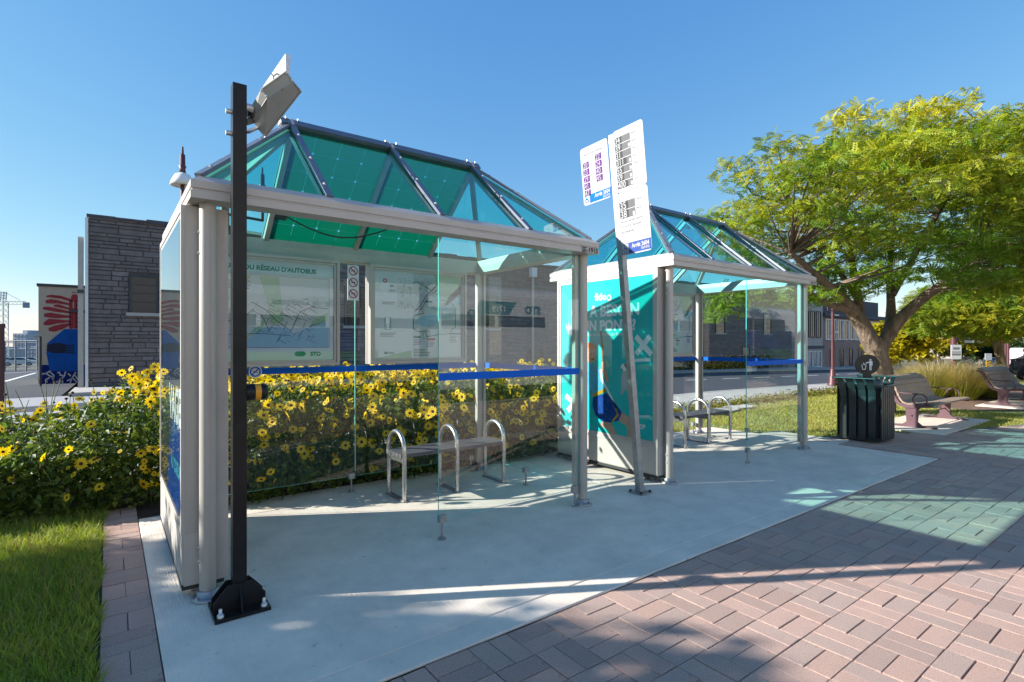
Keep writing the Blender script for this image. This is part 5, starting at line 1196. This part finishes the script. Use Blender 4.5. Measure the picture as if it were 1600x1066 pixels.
# low tufted edging plants along the pavement
n = 9000; u = rng.uniform(6, 30, n); v = rng.uniform(6.9, 7.36, n); z = np.abs(rng.normal(size=n)) * .07
cl = np.array([.16, .17, .03]) * rng.uniform(.6, 1.4, n)[:, None] + np.array([.12, .03, 0]) * (rng.uniform(0, 1, n)[:, None] < .3)
o = cloud('edging_plants', lt, [(0, 1, 2), (0, 2, 3)], np.stack([u, v, z], 1), rots(rng.normal(size=(n, 3)) + np.array([0, 0, .8])), rng.uniform(.04, .1, n)[:, None, None] * np.ones((1, 1, 3)), cl, LEAF); tag(o, 'low yellowing ground cover edging the lawn along the pavement', 'ground cover', kind='stuff')
# street bed across the road
n = 5000; u = rng.uniform(19, 48, n); v = rng.uniform(23.2, 24.6, n); z = rng.uniform(0, 1, n) ** .8 * (.8 + .3 * np.sin(u * 1.3)) - .6
cl = np.where(rng.uniform(0, 1, n)[:, None] < .25, np.array([[.5, .28, .02]]), np.array([[.05, .08, .02]])) * rng.uniform(.6, 1.3, n)[:, None]
o = cloud('far_flower_bed', lt, [(0, 1, 2), (0, 2, 3)], np.stack([u, v, z], 1), rots(rng.normal(size=(n, 3))), rng.uniform(.15, .3, n)[:, None, None] * np.ones((1, 1, 3)), cl, LEAF); tag(o, 'strip of brownish yellow flowers at the foot of the dark stone building', 'flower bed', kind='stuff')

# ornamental grasses
def tuft(name, loc, rad, h, n, plume, label):
    a = rng.uniform(0, 6.28, n); r = rng.uniform(0, 1, n) ** .5 * rad; lean = np.stack([np.cos(a), np.sin(a), np.zeros(n)], 1) * (r / rad * .55)[:, None] + rng.normal(size=(n, 3)) * .12 + np.array([.12, 0, 1]); hh = rng.uniform(.65, 1.1, n) * h
    k_ = np.stack([np.full(n, .012), hh * .6, hh], 1)[:, None, :]
    tv = np.array([(-.5, 0, 0), (.5, 0, 0), (-.4, .08, .5), (.4, .08, .5), (-.2, .35, .85), (.2, .35, .85), (-.05, .7, .97), (.05, .7, .97)]); tf = [(0, 1, 3, 2), (2, 3, 5, 4), (4, 5, 7, 6)]
    # rotate blades round the clump so they bow outwards
    Rm = rots(lean, spin=np.cross(np.stack([np.cos(a), np.sin(a), np.zeros(n)], 1), np.array([0, 0, 1.])))
    V = np.einsum('nij,nkj->nki', Rm, tv[None] * k_) + np.stack([np.cos(a) * r * .5, np.sin(a) * r * .5, np.zeros(n)], 1)[:, None, :]
    k = len(tv); F = (np.array(tf)[None] + (np.arange(n) * k)[:, None, None]).reshape(-1, 4)
    t = rng.uniform(0, 1, n)[:, None]; base_c = np.array([.34, .32, .06]) * (1 - t) + np.array([.60, .44, .17]) * t
    c = np.ones((n, k, 4), np.float32); c[:, :, :3] = base_c[:, None, :] * rng.uniform(.7, 1.3, n)[:, None, None]
    c[:, :4, :3] *= np.array([.75, 1., .6]); c[:, 4:, :3] = c[:, 4:, :3] * (1 - plume) + np.array([.74, .56, .34]) * plume
    me = bpy.data.meshes.new(name); me.vertices.add(n * k); me.vertices.foreach_set('co', V.astype(np.float32).ravel()); me.loops.add(F.size); me.loops.foreach_set('vertex_index', F.astype(np.int32).ravel())
    me.polygons.add(len(F)); me.polygons.foreach_set('loop_start', (np.arange(len(F)) * 4).astype(np.int32)); at = me.attributes.new('col', 'FLOAT_COLOR', 'POINT'); at.data.foreach_set('color', c.ravel())
    me.materials.append(GRASSM); me.update(calc_edges=True); o = bpy.data.objects.new(name, me); COL.objects.link(o); o.location = loc; tag(o, label, 'ornamental grass', 'ornamental grasses by the benches'); return o
for px, d, r_, h_, lab in ((1452, 14.4, .62, 1.08, 'tan plumed ornamental grass nearest the back of the nearer bench'), (1478, 15.0, .66, 1.12, 'tall tan ornamental grass second from the nearer bench'), (1502, 14.2, .62, 1.0, 'full tan ornamental grass midway between the two park benches'), (1526, 15.4, .6, 1.0, 'feathery tan ornamental grass just left of the farther bench back'), (1546, 14.6, .5, .85, 'golden ornamental grass directly behind the farther bench back'), (1436, 17.0, .6, .9, 'greenish ornamental grass at the back beside the honey locust trunk')):
    q = P(px, d); tuft('ornamental_grass', (*q, 0), r_, h_, 1500, .6, lab)

# ------------------------------------------------------------------ trees
fr_v = []; fr_f = []
for i in range(6):
    x = .12 + i * .15
    for s in (-1, 1):
        k = len(fr_v); ca, sa = .55, s * .83; L = .30 * (1 - abs(i - 2) * .08); w = .06; zz = -.22 * x * x
        fr_v += [(x, 0, zz), (x + ca * L * .5 - sa * w, sa * L * .5 + ca * w, zz + .02), (x + ca * L, sa * L, zz - .05), (x + ca * L * .5 + sa * w, sa * L * .5 - ca * w, zz + .02)]; fr_f.append((k, k + 1, k + 2, k + 3))
fr_v = np.array(fr_v) - np.array([.5, 0, 0])
leaf_q = np.array([(-.5, 0, 0), (0, -.32, .08), (.5, 0, -.05), (0, .32, .08)])
def limb(b, pts, r0, r1, mat=BARK, n=9, wob=.0):
    P_ = [Vector(p) for p in pts]; out = []
    for i in range(len(P_) - 1):
        for k in range(4):
            t = k / 4; p0 = P_[max(i - 1, 0)]; p1 = P_[i]; p2 = P_[i + 1]; p3 = P_[min(i + 2, len(P_) - 1)]
            out.append(.5 * ((2 * p1) + (p2 - p0) * t + (2 * p0 - 5 * p1 + 4 * p2 - p3) * t * t + (3 * p1 - p0 - 3 * p2 + p3) * t ** 3) + Vector((random.gauss(0, wob), random.gauss(0, wob), random.gauss(0, wob))))
    out.append(P_[-1]); m_ = len(out); b.tube(out, [r0 + (r1 - r0) * i / (m_ - 1) for i in range(m_)], mat, n); return out
def crown(centres, per, spread, flat, cfun, size, temp, root, base, tn='crown', droop=.35, mat=None):
    C = np.array(centres); n = len(C) * per; idx = np.repeat(np.arange(len(C)), per); off = rng.normal(size=(n, 3)); off *= np.minimum(1, 1.75 / np.linalg.norm(off, axis=1, keepdims=True)); off = off * np.array([spread, spread, spread * flat]) * .6
    off[:, 2] -= droop * .25 * (off[:, 0] ** 2 + off[:, 1] ** 2); pos = C[idx] + off; out = off.copy(); out[:, 2] = 0; out += rng.normal(size=(n, 3)) * .4
    nrm = rng.normal(size=(n, 3)) * .55 + np.array([0, 0, .9]); col = cfun(pos, idx, n)
    o = cloud(tn, temp[0], temp[1], pos, rots(nrm, spin=out), rng.uniform(size[0], size[1], n)[:, None, None] * np.ones((1, 1, 3)), col, mat or LEAFT, root, base); return o

# the honey locust behind the nearer park bench
DT = 11.5; tb = P(1381, DT); TB = Vector((*tb, 0))
tree = thing('honey_locust', (*tb, 0), 'big honey locust with yellowing crown and forked trunk behind the nearer park bench', 'tree')
b = MB(); f1 = P3(1392, 532, DT)
main = limb(b, [P3(1377, 655, DT), P3(1379, 610, DT), P3(1375, 570, DT), P3(1362, 530, DT)], .27, .18, n=12)
main[0]
rootz = MB()
l1 = limb(b, [P3(1366, 545, DT), P3(1345, 505, DT - .1), P3(1318, 470, DT - .3), P3(1285, 440, DT - .8), P3(1235, 395, DT - 1.2)], .19, .05, n=10)
l1b = limb(b, [P3(1330, 485, DT - .2), P3(1300, 477, DT - .5), P3(1270, 462, DT - .9), P3(1215, 440, DT - 1.3), P3(1150, 440, DT - 1.2)], .09, .02, n=8)
l2 = limb(b, [P3(1345, 505, DT - .1), P3(1340, 460, DT + .1), P3(1330, 400, DT + .3), P3(1320, 320, DT + .2)], .12, .03, n=8)
l3 = limb(b, [P3(1370, 560, DT), P3(1388, 520, DT), P3(1392, 480, DT + .2), P3(1390, 420, DT + .3), P3(1400, 330, DT)], .15, .03, n=9)
l4 = limb(b, [P3(1385, 528, DT), P3(1410, 495, DT - .2), P3(1450, 460, DT - .4), P3(1500, 425, DT - .6), P3(1570, 370, DT - .8), P3(1660, 300, DT - 1)], .14, .03, n=9)
l5 = limb(b, [P3(1395, 460, DT + .2), P3(1440, 380, DT + .6), P3(1490, 290, DT + .8), P3(1530, 220, DT + .6)], .08, .02, n=7)
l6 = limb(b, [P3(1342, 470, DT), P3(1280, 380, DT + .4), P3(1230, 320, DT + .6)], .07, .02, n=7)
limbs = l1[6:] + l1b[4:] + l2[3:] + l3[6:] + l4[5:] + l5[3:] + l6[2:]
# clusters of foliage fill an envelope (slanted oblate dome), thinner near the edge
cen = []; cx = 9.2; cz = 3.9; tries = 0
def env(r_, z_, d_):
    # silhouette limits along r at this depth: lower edge and upper edge of the crown
    top = np.interp(r_, [4.1, 4.8, 6.2, 7.5, 8.6, 10.5, 13, 15], [4.4, 4.9, 5.4, 5.85, 6.1, 6.3, 6.4, 6.0]); bot = np.interp(r_, [4.1, 4.9, 6.0, 7, 8, 9.2, 10.5, 13, 15], [4.2, 3.3, 2.45, 2.2, 2.25, 2.4, 2.7, 2.9, 4]); dd = abs(d_ - 10.8) / 2.7
    mid = (top + bot) / 2; hf = (top - bot) / 2 * math.sqrt(max(0, 1 - dd * dd)); return bot + (0 if dd < .2 else .3 * dd) < z_ < mid + hf * 1.0 and z_ > mid - hf
while len(cen) < 360 and tries < 60000:
    tries += 1; r_ = random.uniform(4.1, 14.6); d_ = random.uniform(8.0, 13.5); z_ = random.uniform(2.3, 6.8)
    if not env(r_, z_, d_): continue
    p = Vector((.6 * d_ + .8 * r_, .8 * d_ - .6 * r_, z_))
    if mnoise.noise(p * .6) < -.11: continue
    if any((p - q).length < .38 for q in cen): continue
    cen.append(p)
for px, py, d_ in ((1135, 470, 10.6), (1120, 487, 10.6), (1160, 455, 10.5), (1190, 448, 10.5), (1262, 462, 10.6), (1240, 468, 10.4), (1200, 465, 10.4)): cen.append(P3(px, py, d_))
for px, py, d_ in ((1150, 262, 11), (1215, 225, 11), (1240, 232, 11.4), (1322, 186, 11.2), (1335, 176, 11.3), (1430, 172, 11.4), (1448, 176, 11), (1495, 160, 11.5), (1165, 285, 11.5)): cen.append(P3(px, py, d_))
tw = MB()
for c in cen:
    q = min(limbs, key=lambda p: (p - c).length + (.6 if p.z > c.z else 0)); mid = (q + c) / 2 + Vector((random.gauss(0, .12), random.gauss(0, .12), -.08 * (c - q).length + .1)); L = (c - q).length
    tw.tube([q, mid, c], [.012 + .008 * L, .010 + .003 * L, .005], BARK, 5)
    for k in range(2): e = c + Vector((random.gauss(0, .35), random.gauss(0, .35), random.gauss(.02, .12))); tw.tube([c, e], [.006, .003], BARK, 4)
trunk = b.build('trunk', tree); tw.build('branches', tree)
Ca = np.array(cen)
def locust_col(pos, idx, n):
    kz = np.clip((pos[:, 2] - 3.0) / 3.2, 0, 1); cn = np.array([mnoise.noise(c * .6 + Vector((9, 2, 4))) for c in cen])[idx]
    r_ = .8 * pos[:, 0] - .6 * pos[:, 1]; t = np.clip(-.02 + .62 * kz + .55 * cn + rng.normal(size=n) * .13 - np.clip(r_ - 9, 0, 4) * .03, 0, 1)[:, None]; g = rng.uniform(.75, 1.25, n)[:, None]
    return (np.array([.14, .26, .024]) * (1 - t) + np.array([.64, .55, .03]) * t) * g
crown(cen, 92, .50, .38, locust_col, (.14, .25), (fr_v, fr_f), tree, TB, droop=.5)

# second honey locust
DT2 = 21.; tb = P(1566, DT2); TB2 = Vector((*tb, tz(*tb)))
tree2 = thing('honey_locust', TB2, 'slimmer honey locust with a pale trunk behind the farther park bench', 'tree')
b = MB(); limb(b, [P3(1568, 585, DT2), P3(1562, 555, DT2), P3(1556, 530, DT2), P3(1552, 515, DT2)], .17, .13); l = limb(b, [P3(1553, 518, DT2), P3(1530, 525, DT2), P3(1500, 517, DT2), P3(1470, 506, DT2 - .5)], .06, .02); l += limb(b, [P3(1555, 528, DT2), P3(1580, 520, DT2), P3(1610, 505, DT2)], .07, .03); l += limb(b, [P3(1552, 515, DT2), P3(1545, 490, DT2), P3(1530, 450, DT2)], .09, .03); b.build('trunk', tree2)
cen2 = []
while len(cen2) < 150:
    d_ = random.uniform(18.4, 23.4); px = random.uniform(1415, 1740); e = ((px - 1570) / 160) ** 2 + ((d_ - 21) / 2.6) ** 2
    if e > 1: continue
    lo = 528 - 22 * e + (10 if px < 1480 else 0); hi = 415 + 70 * e; py = random.uniform(hi, lo); c = P3(px, py, d_)
    if mnoise.noise(c * .5) < -.2: continue
    cen2.append(c)
tw = MB()
for c in cen2: q = min(l, key=lambda p: (p - c).length); tw.tube([q, (q + c) / 2 + Vector((0, 0, .1)), c], [.022, .014, .006], BARK, 4)
tw.build('branches', tree2)
def loc2(pos, idx, n):
    cn = np.array([mnoise.noise(c * .5 + Vector((2, 7, 1))) for c in cen2])[idx]; t = np.clip(.30 + .8 * cn + rng.normal(size=n) * .12, 0, 1)[:, None]; g = rng.uniform(.75, 1.25, n)[:, None]; return (np.array([.13, .23, .02]) * (1 - t) + np.array([.56, .44, .025]) * t) * g
crown(cen2, 60, .62, .45, loc2, (.26, .42), (fr_v, fr_f), tree2, TB2)

def small_tree(px, d, ytop, ybot, halfw, c0, c1, label, name='street_tree', n=60, per=70, size=(.3, .6), trunk_r=.09, group=None):
    q = P(px, d); base = Vector((*q, tz(*q))); t = thing(name, base, label, 'tree', group); zt, zb = Z(ytop, d), Z(ybot, d); rw = halfw / 840 * d; cs = []; rg = random.Random(int(px * 7 + d))
    b = MB(); b.tube([base + Vector((0, 0, -.1)), base + Vector((.05, 0, (zb - base.z) * .6)), Vector((q[0], q[1], (zt + zb) / 2))], [trunk_r, trunk_r * .8, trunk_r * .3], BARK, 7); b.build('trunk', t)
    while len(cs) < n:
        x, y, z = rg.uniform(-1, 1), rg.uniform(-1, 1), rg.uniform(-1, 1)
        if x * x + y * y + z * z * (1 if z > 0 else 1.3) > 1: continue
        p = Vector((q[0] + x * rw, q[1] + y * rw, (zt + zb) / 2 + z * (zt - zb) / 2))
        if mnoise.noise(p * (1.6 / rw)) < -.25: continue
        cs.append(p)
    def cf(pos, idx, nn):
        cn = np.array([mnoise.noise(c * (1.2 / rw) + Vector((px, 1, 2))) for c in cs])[idx]; tt = np.clip(.5 + .9 * cn + rng.normal(size=nn) * .15, 0, 1)[:, None]; return (np.array(c0) * (1 - tt) + np.array(c1) * tt) * rng.uniform(.7, 1.3, nn)[:, None]
    crown(cs, per, rw * .24, .7, cf, size, (leaf_q, [(0, 1, 2, 3)]), t, base); return t
YG = (.30, .28, .015); YO = (.40, .32, .02); GR = (.06, .11, .016); SHADE_GR = (.025, .05, .012); OL = (.14, .16, .02)  # the darkest green has shade mixed in, for the far hedge
small_tree(1406, 23., 505, 575, 50, (.22, .24, .012), (.50, .40, .012), 'small bright yellow tree with a thin stem right of the honey locust trunk', n=70, per=80, size=(.16, .30), trunk_r=.05)
FT = [(1358, 75, 512, 560, 22, OL, YG, 'yellow green tree seen just left of the honey locust trunk'), (1462, 88, 488, 566, 40, OL, YO, 'orange tinged tree behind the nearest car'), (1497, 100, 478, 560, 36, YG, YO, 'golden tree behind the thick maroon mast'), (1535, 118, 470, 556, 38, OL, YO, 'golden olive tree beyond the signal arm'), (1570, 130, 462, 553, 42, GR, OL, 'green tree behind the second honey locust trunk'), (1612, 118, 465, 553, 45, OL, YO, 'orange green tree at the right edge of the view'), (1440, 125, 470, 556, 38, GR, OL, 'tall green tree at the back left of the far row'), (1660, 95, 440, 556, 60, GR, YG, 'large tree cut by the right edge'), (1520, 108, 532, 563, 40, SHADE_GR, GR, 'hedge like tree coloured as in shade below the signal arm'), (1585, 108, 534, 562, 42, SHADE_GR, GR, 'hedge like tree coloured as in shade by the white van')]
for px, d, y0, y1, hw, c0, c1, lab in FT: small_tree(px, d, y0, y1, hw, c0, c1, lab, n=55, per=60, size=(.5, 1.0), trunk_r=.25, group='trees far down the road')
# the tree out of sight on the left whose shade falls over the grass and the pad
def shade_tree(loc, zc, rad, hz, n, per, label):
    t = thing('street_tree', loc, label, 'tree'); L = Vector(loc); b = MB(); limb(b, [L + Vector((0, 0, -.05)), L + Vector((.05, 0, 1.4)), L + Vector((0, .1, zc))], .14, .06); cs = []
    while len(cs) < n:
        x, y, z = random.uniform(-1, 1), random.uniform(-1, 1), random.uniform(-1, 1)
        if x * x + y * y + z * z > 1: continue
        cs.append(L + Vector((x * rad, y * rad, zc + z * hz)))
    for c in cs: b.tube([L + Vector((0, 0, zc - hz * .7)), c], [.03, .008], BARK, 5)
    b.build('trunk', t)
    crown(cs, per, .38, .6, lambda p, i, k: np.array([.07, .12, .016]) * rng.uniform(.7, 1.3, k)[:, None], (.12, .22), (leaf_q, [(0, 1, 2, 3)]), t, loc); return t
shade_tree((-6.6, 6.3, 0), 3.45, 1.15, 1.0, 56, 66, 'taller of the two leafy street trees beyond the left edge')
shade_tree((-5.4, 7.0, 0), 2.45, .85, .7, 34, 60, 'shorter of the two leafy street trees beyond the left edge')

# ------------------------------------------------------------------ vehicles
TYRE = mk('tyre', (.015, .015, .016), .85); RIM = mk('wheel_rim', (.35, .36, .37), .35, .6); CGL = mk('car_glass', (.02, .03, .04), .06, 0, .1, spec=.8); HEADL = mk('headlight', (.8, .82, .85), .15)
def car(loc, rz, paint, label, van=False):
    t = thing('parked_car' if False else ('delivery_van' if van else 'car'), loc, label, 'van' if van else 'car', None if van else 'cars on the far road'); BASE[t.name] = Vector((0, 0, 0))
    L, Wd = (5.2, 1.95) if van else (4.4, 1.78)
    if van: sec = [(-2.6, .35), (-2.6, 2.3), (-2.4, 2.45), (1.1, 2.45), (1.4, 2.3), (2.0, 1.35), (2.55, 1.15), (2.6, .35)]
    else: sec = [(-2.2, .32), (-2.2, .78), (-2.05, .92), (-1.55, 1.0), (-1.0, 1.36), (-.6, 1.44), (.25, 1.43), (.6, 1.36), (1.2, .98), (2.0, .82), (2.18, .68), (2.2, .32)]
    b = MB(); zs = 1.0 if not van else 1.4; n = len(sec)
    def w(z): return Wd / 2 * (1 - max(0, z - zs) * .25) * (1 if z > .5 else .97)
    V = [(x, -w(z), z) for x, z in sec] + [(x, w(z), z) for x, z in sec]
    b.add(V, [list(range(n)), list(range(n, 2 * n))[::-1]] + [(i, n + i, n + (i + 1) % n, (i + 1) % n) for i in range(n)], paint); b.build('body', t)
    b = MB()
    if van: b.add([(1.42, -.8, 2.2), (1.42, .8, 2.2), (2.0, .85, 1.42), (2.0, -.85, 1.42)], [(0, 1, 2, 3)], CGL)
    else:
        b.add([(.66, -.66, 1.335), (.66, .66, 1.335), (1.2, .78, 1.0), (1.2, -.78, 1.0)], [(0, 1, 2, 3)], CGL); b.add([(-1.06, -.66, 1.33), (-1.06, .66, 1.33), (-1.54, .78, 1.02), (-1.54, -.78, 1.02)], [(0, 1, 2, 3)], CGL)
        for s in (-1, 1): b.add([(-1.35, s * .895, 1.02), (1.05, s * .895, 1.02), (.5, s * .80, 1.36), (-.9, s * .80, 1.36)], [(0, 1, 2, 3)], CGL)
    o = b.build('window', t)
    for v in o.data.vertices: v.co += Vector((.012 if v.co.x > 0 else -.012, .012 if v.co.y > 0 else -.012, .012))
    for x in (-1.35, 1.35):
        for s in (-1, 1):
            b = MB(); y = s * (Wd / 2 - .1); b.lathe([(.18, -.1), (.31, -.1), (.33, -.06), (.33, .06), (.31, .1), (.18, .1)], (x, y, .33), TYRE, 16, axis='y'); wh = b.build('wheel', t)
            b = MB(); b.lathe([(.19, -.103), (.19, .103)], (x, y, .33), RIM, 12, axis='y'); b.build('rim', wh)
    for s in (-1, 1):
        b = MB(); xf = L / 2; b.box(xf - .12, xf + .015, s * .62 - .2, s * .62 + .2, .62, .76, HEADL); b.build('headlight', t)
    b = MB(); b.box(L / 2 - .05, L / 2 + .02, -.75, .75, .36, .56, DKRUB); b.build('grille', t)
    return t
CB = mk('car_blue', (.01, .10, .22), .25, .3, .05, coat=.6); CB2 = mk('car_teal', (.03, .12, .16), .25, .3, .05, coat=.6); CWH = mk('car_white', (.7, .7, .7), .3, 0, .05, coat=.5); CRD = mk('car_grey', (.25, .26, .28), .3, .2, .05, coat=.5)
q = P(1456, 80); car((*q, tz(*q) - .12), R(180 + 8), CB, 'blue car driving toward the camera on the far road, nearest of the cars')
q = P(1505, 88); car((*q, tz(*q) - .12), R(180 + 15), CB2, 'dark teal car partly hidden by the maroon mast notice')
q = P(1549, 100); car((*q, tz(*q) - .12), R(200), CRD, 'small grey car behind the keep-right sign')
q = P(1600, 62); car((*q, tz(*q) - .1), R(185), CWH, 'white van at the right edge of the road', True)
for px, d, m_, lab in ((30, 92, CWH, 'white car parked far off left of the mural, lower one'), (46, 100, CRD, 'grey car parked far off nearest to the mural'), (12, 96, CB, 'blue car parked far off at the left edge')): q = P(px, d); car((*q, tz(*q) - .1), R(20), m_, lab)
# city buses at the kerb behind the camera (they show in the shelter glass)
BUSW = mk('bus_white', (.80, .80, .78), .3, 0, .03, coat=.4); BUST = mk('bus_teal', (.0, .20, .20), .3, 0, .05); BUSB = mk('bus_blue', (.01, .05, .26), .3, 0, .05); BUSG = mk('bus_green', (.12, .36, .04), .3, 0, .05)
def bus(x0, x1, second, label):
    y = -4.75; t = thing('city_bus', ((x0 + x1) / 2, y - 1.25, -.13), label, 'bus', 'city buses waiting at the plaza kerb'); BASE[t.name] = Vector(t.location)
    b = MB(); pr = [(0, .3), (0, 2.75), (-.06, 2.92), (-.2, 3.0), (-2.3, 3.0), (-2.44, 2.92), (-2.5, 2.75), (-2.5, .3)]
    b.prism(pr, lambda a, z: (x0, y + a, z), lambda a, z: (x1, y + a, z), BUSW); b.box(x0 + 1, x0 + 4, y - 2.2, y - .3, 3.0, 3.25, BUSW); b.build('body', t)
    def side(u0, u1, z0, z1, m, lay=1, sk=0.): return [(u0, y + .003 * lay, z0), (u1, y + .003 * lay, z0), (u1 + sk, y + .003 * lay, z1), (u0 + sk, y + .003 * lay, z1)], m
    b = MB()
    for a in ([side(x0 + .1, x1 - .1, .35, .75, BUSW), side(x0 + .3, x0 + 7, 1.25, 1.9, BUSB), side(x0 + .3, x0 + 7.5, .45, 1.25, BUSG), side(x1 - 3.4, x1 - 2.2, 2.25, 2.6, BUST, 1, .25)] if not second else
              [side(x0 + .3, x1 - .3, 1.0, 2.0, BUST), side(x1 - 4, x1 - .3, 1.2, 2., BUSB, 2), side(x1 - 3., x1 - .3, .55, 1.2, BUSG, 2), side(x0 + .3, x1 - 3, .62, 1.0, BUSB, 2)]): b.add(a[0], [(0, 1, 2, 3)], a[1])
    tx = lambda uu: (lambda px_, z: (uu - px_, y + .009, z))
    if not second:
        b.text('1719', .24, tx(x1 - 2.3), PWHITE, 0, 2.32, .02); b.text('STO', .30, tx(x1 - 1.1), BUST, 0, 2.3, .05); b.text('Ville de Gatineau', .26, tx(x0 + 6.4), MAPL, 0, 2.5, .0); b.text('STO', .30, tx(x0 + 9.2), BUST, 0, 2.15, .04)
    else: b.text('STO', .34, tx(x1 - 2.4), PWHITE, 0, .62, .05)
    b.build('livery', t)
    for k in range(6):
        w0 = x0 + .8 + k * (x1 - x0 - 1.6) / 6; b = MB(); b.box(w0, w0 + (x1 - x0 - 1.6) / 6 - .12, y - .05, y + .004, 1.92 if not second else 2.02, 2.22 if not second else 2.5, CGL); b.build('window', t)
    for x in (x0 + 2.6, x1 - 2.8):
        b = MB(); b.lathe([(.25, -.15), (.44, -.15), (.47, -.1), (.47, .13), (.44, .16), (.25, .16)], (x, y - .12, .35), TYRE, 20, axis='y'); w_ = b.build('wheel', t)
        b = MB(); b.lathe([(.25, -.16), (.25, .15)], (x, y - .12, .35), RIM, 16, axis='y'); b.build('rim', w_)
    return t
bus(-1.2, 11., False, 'white city bus with blue and green sides mirrored in the nearer shelter glass')
bus(13., 25., True, 'white and teal city bus mirrored in the farther shelter glass')
b = MB(); b.box(-30, 70, -28, -18, -.3, 11., mk('pale_render', (.55, .50, .43), .85, 0, .08, .5)); o = b.build('pale_building', base=(20, -21, 0)); tag(o, 'long pale building across the street behind the camera', 'building')

# ------------------------------------------------------------------ person resting on the farther bench
JACK = mk('black_jacket', (.010, .010, .011), .8, 0, .3, 10, .3, 80); TROU = mk('beige_trousers', (.50, .46, .40), .85, 0, .15, 8, .3, 80); SKN = mk('skin', (.45, .28, .21), .55, 0, .08, 20); HAIR = mk('dark_hair', (.02, .014, .01), .6, 0, .3, 30); SHOE = mk('dark_shoe', (.02, .02, .022), .6)
pr_ = thing('person', (18.15, 3.0, .45), 'person in black jacket and beige trousers reclining on the farther bench', 'person'); BASE[pr_.name] = Vector((0, 0, 0))
def skinmesh(name, vs, es, rs, mat, par, sub=2):
    me = bpy.data.meshes.new(name); me.from_pydata(vs, es, []); me.materials.append(mat); o = bpy.data.objects.new(name, me); COL.objects.link(o); o.parent = par
    sk = o.modifiers.new('skin', 'SKIN'); o.modifiers.new('sub', 'SUBSURF').levels = sub; o.modifiers['sub'].render_levels = sub
    if not me.skin_vertices: me.attributes
    for i, r_ in enumerate(rs): me.skin_vertices[0].data[i].radius = (r_, r_) if not isinstance(r_, tuple) else r_
    me.skin_vertices[0].data[0].use_root = True
    for p in me.polygons: p.use_smooth = True
    return o
# local frame: origin at the hips on the seat, x along the bench (away), y to its back, z up
vb = [(0, 0, .12), (.10, .06, .30), (.24, .10, .50), (.36, .10, .62), (.42, .08, .68), (.48, .06, .74), (.53, .02, .80),          # pelvis, chest, neck, head
      (-.02, -.12, .10), (-.24, -.34, .14), (-.10, -.42, -.34), (-.08, -.54, -.36),                                                # left leg
      (.10, -.10, .10), (.14, -.46, .14), (.16, -.44, -.34), (.17, -.58, -.36),                                                    # right leg
      (.26, .26, .56), (.12, .30, .34), (.02, .10, .22), (.40, -.10, .58), (.30, -.22, .36), (.14, -.20, .24)]
eb = [(0, 1), (1, 2), (2, 3), (3, 4), (4, 5), (5, 6), (0, 7), (7, 8), (8, 9), (9, 10), (0, 11), (11, 12), (12, 13), (13, 14), (3, 15), (15, 16), (16, 17), (3, 18), (18, 19), (19, 20)]
rb = [.15, .16, .18, .15, .065, .10, .085, .10, .075, .055, .045, .10, .075, .055, .045, .065, .05, .036, .065, .05, .036]
body = skinmesh('body', vb, eb, rb, SKN, pr_)
jk = skinmesh('jacket', [vb[i] for i in (0, 1, 2, 3, 15, 16, 17, 18, 19, 20)], [(0, 1), (1, 2), (2, 3), (3, 4), (4, 5), (5, 6), (3, 7), (7, 8), (8, 9)], [.175, .19, .21, .17, .085, .066, .052, .085, .066, .052], JACK, pr_)
tr_ = skinmesh('trousers', [vb[i] for i in (0, 7, 8, 9, 11, 12, 13)], [(0, 1), (1, 2), (2, 3), (0, 4), (4, 5), (5, 6)], [.17, .12, .09, .075, .12, .09, .075], TROU, pr_)
b = MB(); hc = Vector((.505, .04, .80)); b.lathe([(.02, -.03), (.10, -.01), (.115, .05), (.09, .11), (.03, .135)], hc, HAIR, 14); b.build('hair', pr_)
b = MB()
for s in (-1, 1): b.lathe([(.004, -.006), (.012, 0), (.004, .006)], hc + Vector((.03 * s, -.105, -.005)), BLACKP, 8)
b.lathe([(.018, -.03), (.012, 0), (.006, .02)], hc + Vector((0, -.115, -.035)), SKN, 8); b.build('face', pr_)
for base_p, dr in ((Vector(vb[17]), Vector((-.5, -.6, -.3))), (Vector(vb[20]), Vector((-.6, -.4, -.4)))):
    dr.normalize(); sd = dr.cross(Vector((0, 0, 1))).normalized(); vs = [tuple(base_p), tuple(base_p + dr * .08)]; es = [(0, 1)]; rs = [.03, .036]
    for k, l in enumerate((.07, .085, .09, .08)):
        o_ = sd * (-.03 + .02 * k); i0 = len(vs); vs += [tuple(base_p + dr * .10 + o_), tuple(base_p + dr * (.10 + l * .5) + o_ + Vector((0, 0, -.008))), tuple(base_p + dr * (.10 + l) + o_ + Vector((0, 0, -.03)))]; es += [(1, i0), (i0, i0 + 1), (i0 + 1, i0 + 2)]; rs += [.011, .010, .008]
    i0 = len(vs); vs += [tuple(base_p + dr * .05 + sd * .045), tuple(base_p + dr * .09 + sd * .065)]; es += [(0, i0), (i0, i0 + 1)]; rs += [.013, .010]
    skinmesh('hand', vs, es, rs, SKN, pr_, 1)
for p in (vb[10], vb[14]):
    b = MB(); x, y, z = p; b.lathe([(.045, 0), (.05, .03), (.04, .07), (.02, .09)], (x, y + .04, z - .07), SHOE, 10); b.box(x - .045, x + .045, y - .13, y + .06, z - .07, z - .01, SHOE); b.build('shoe', pr_)
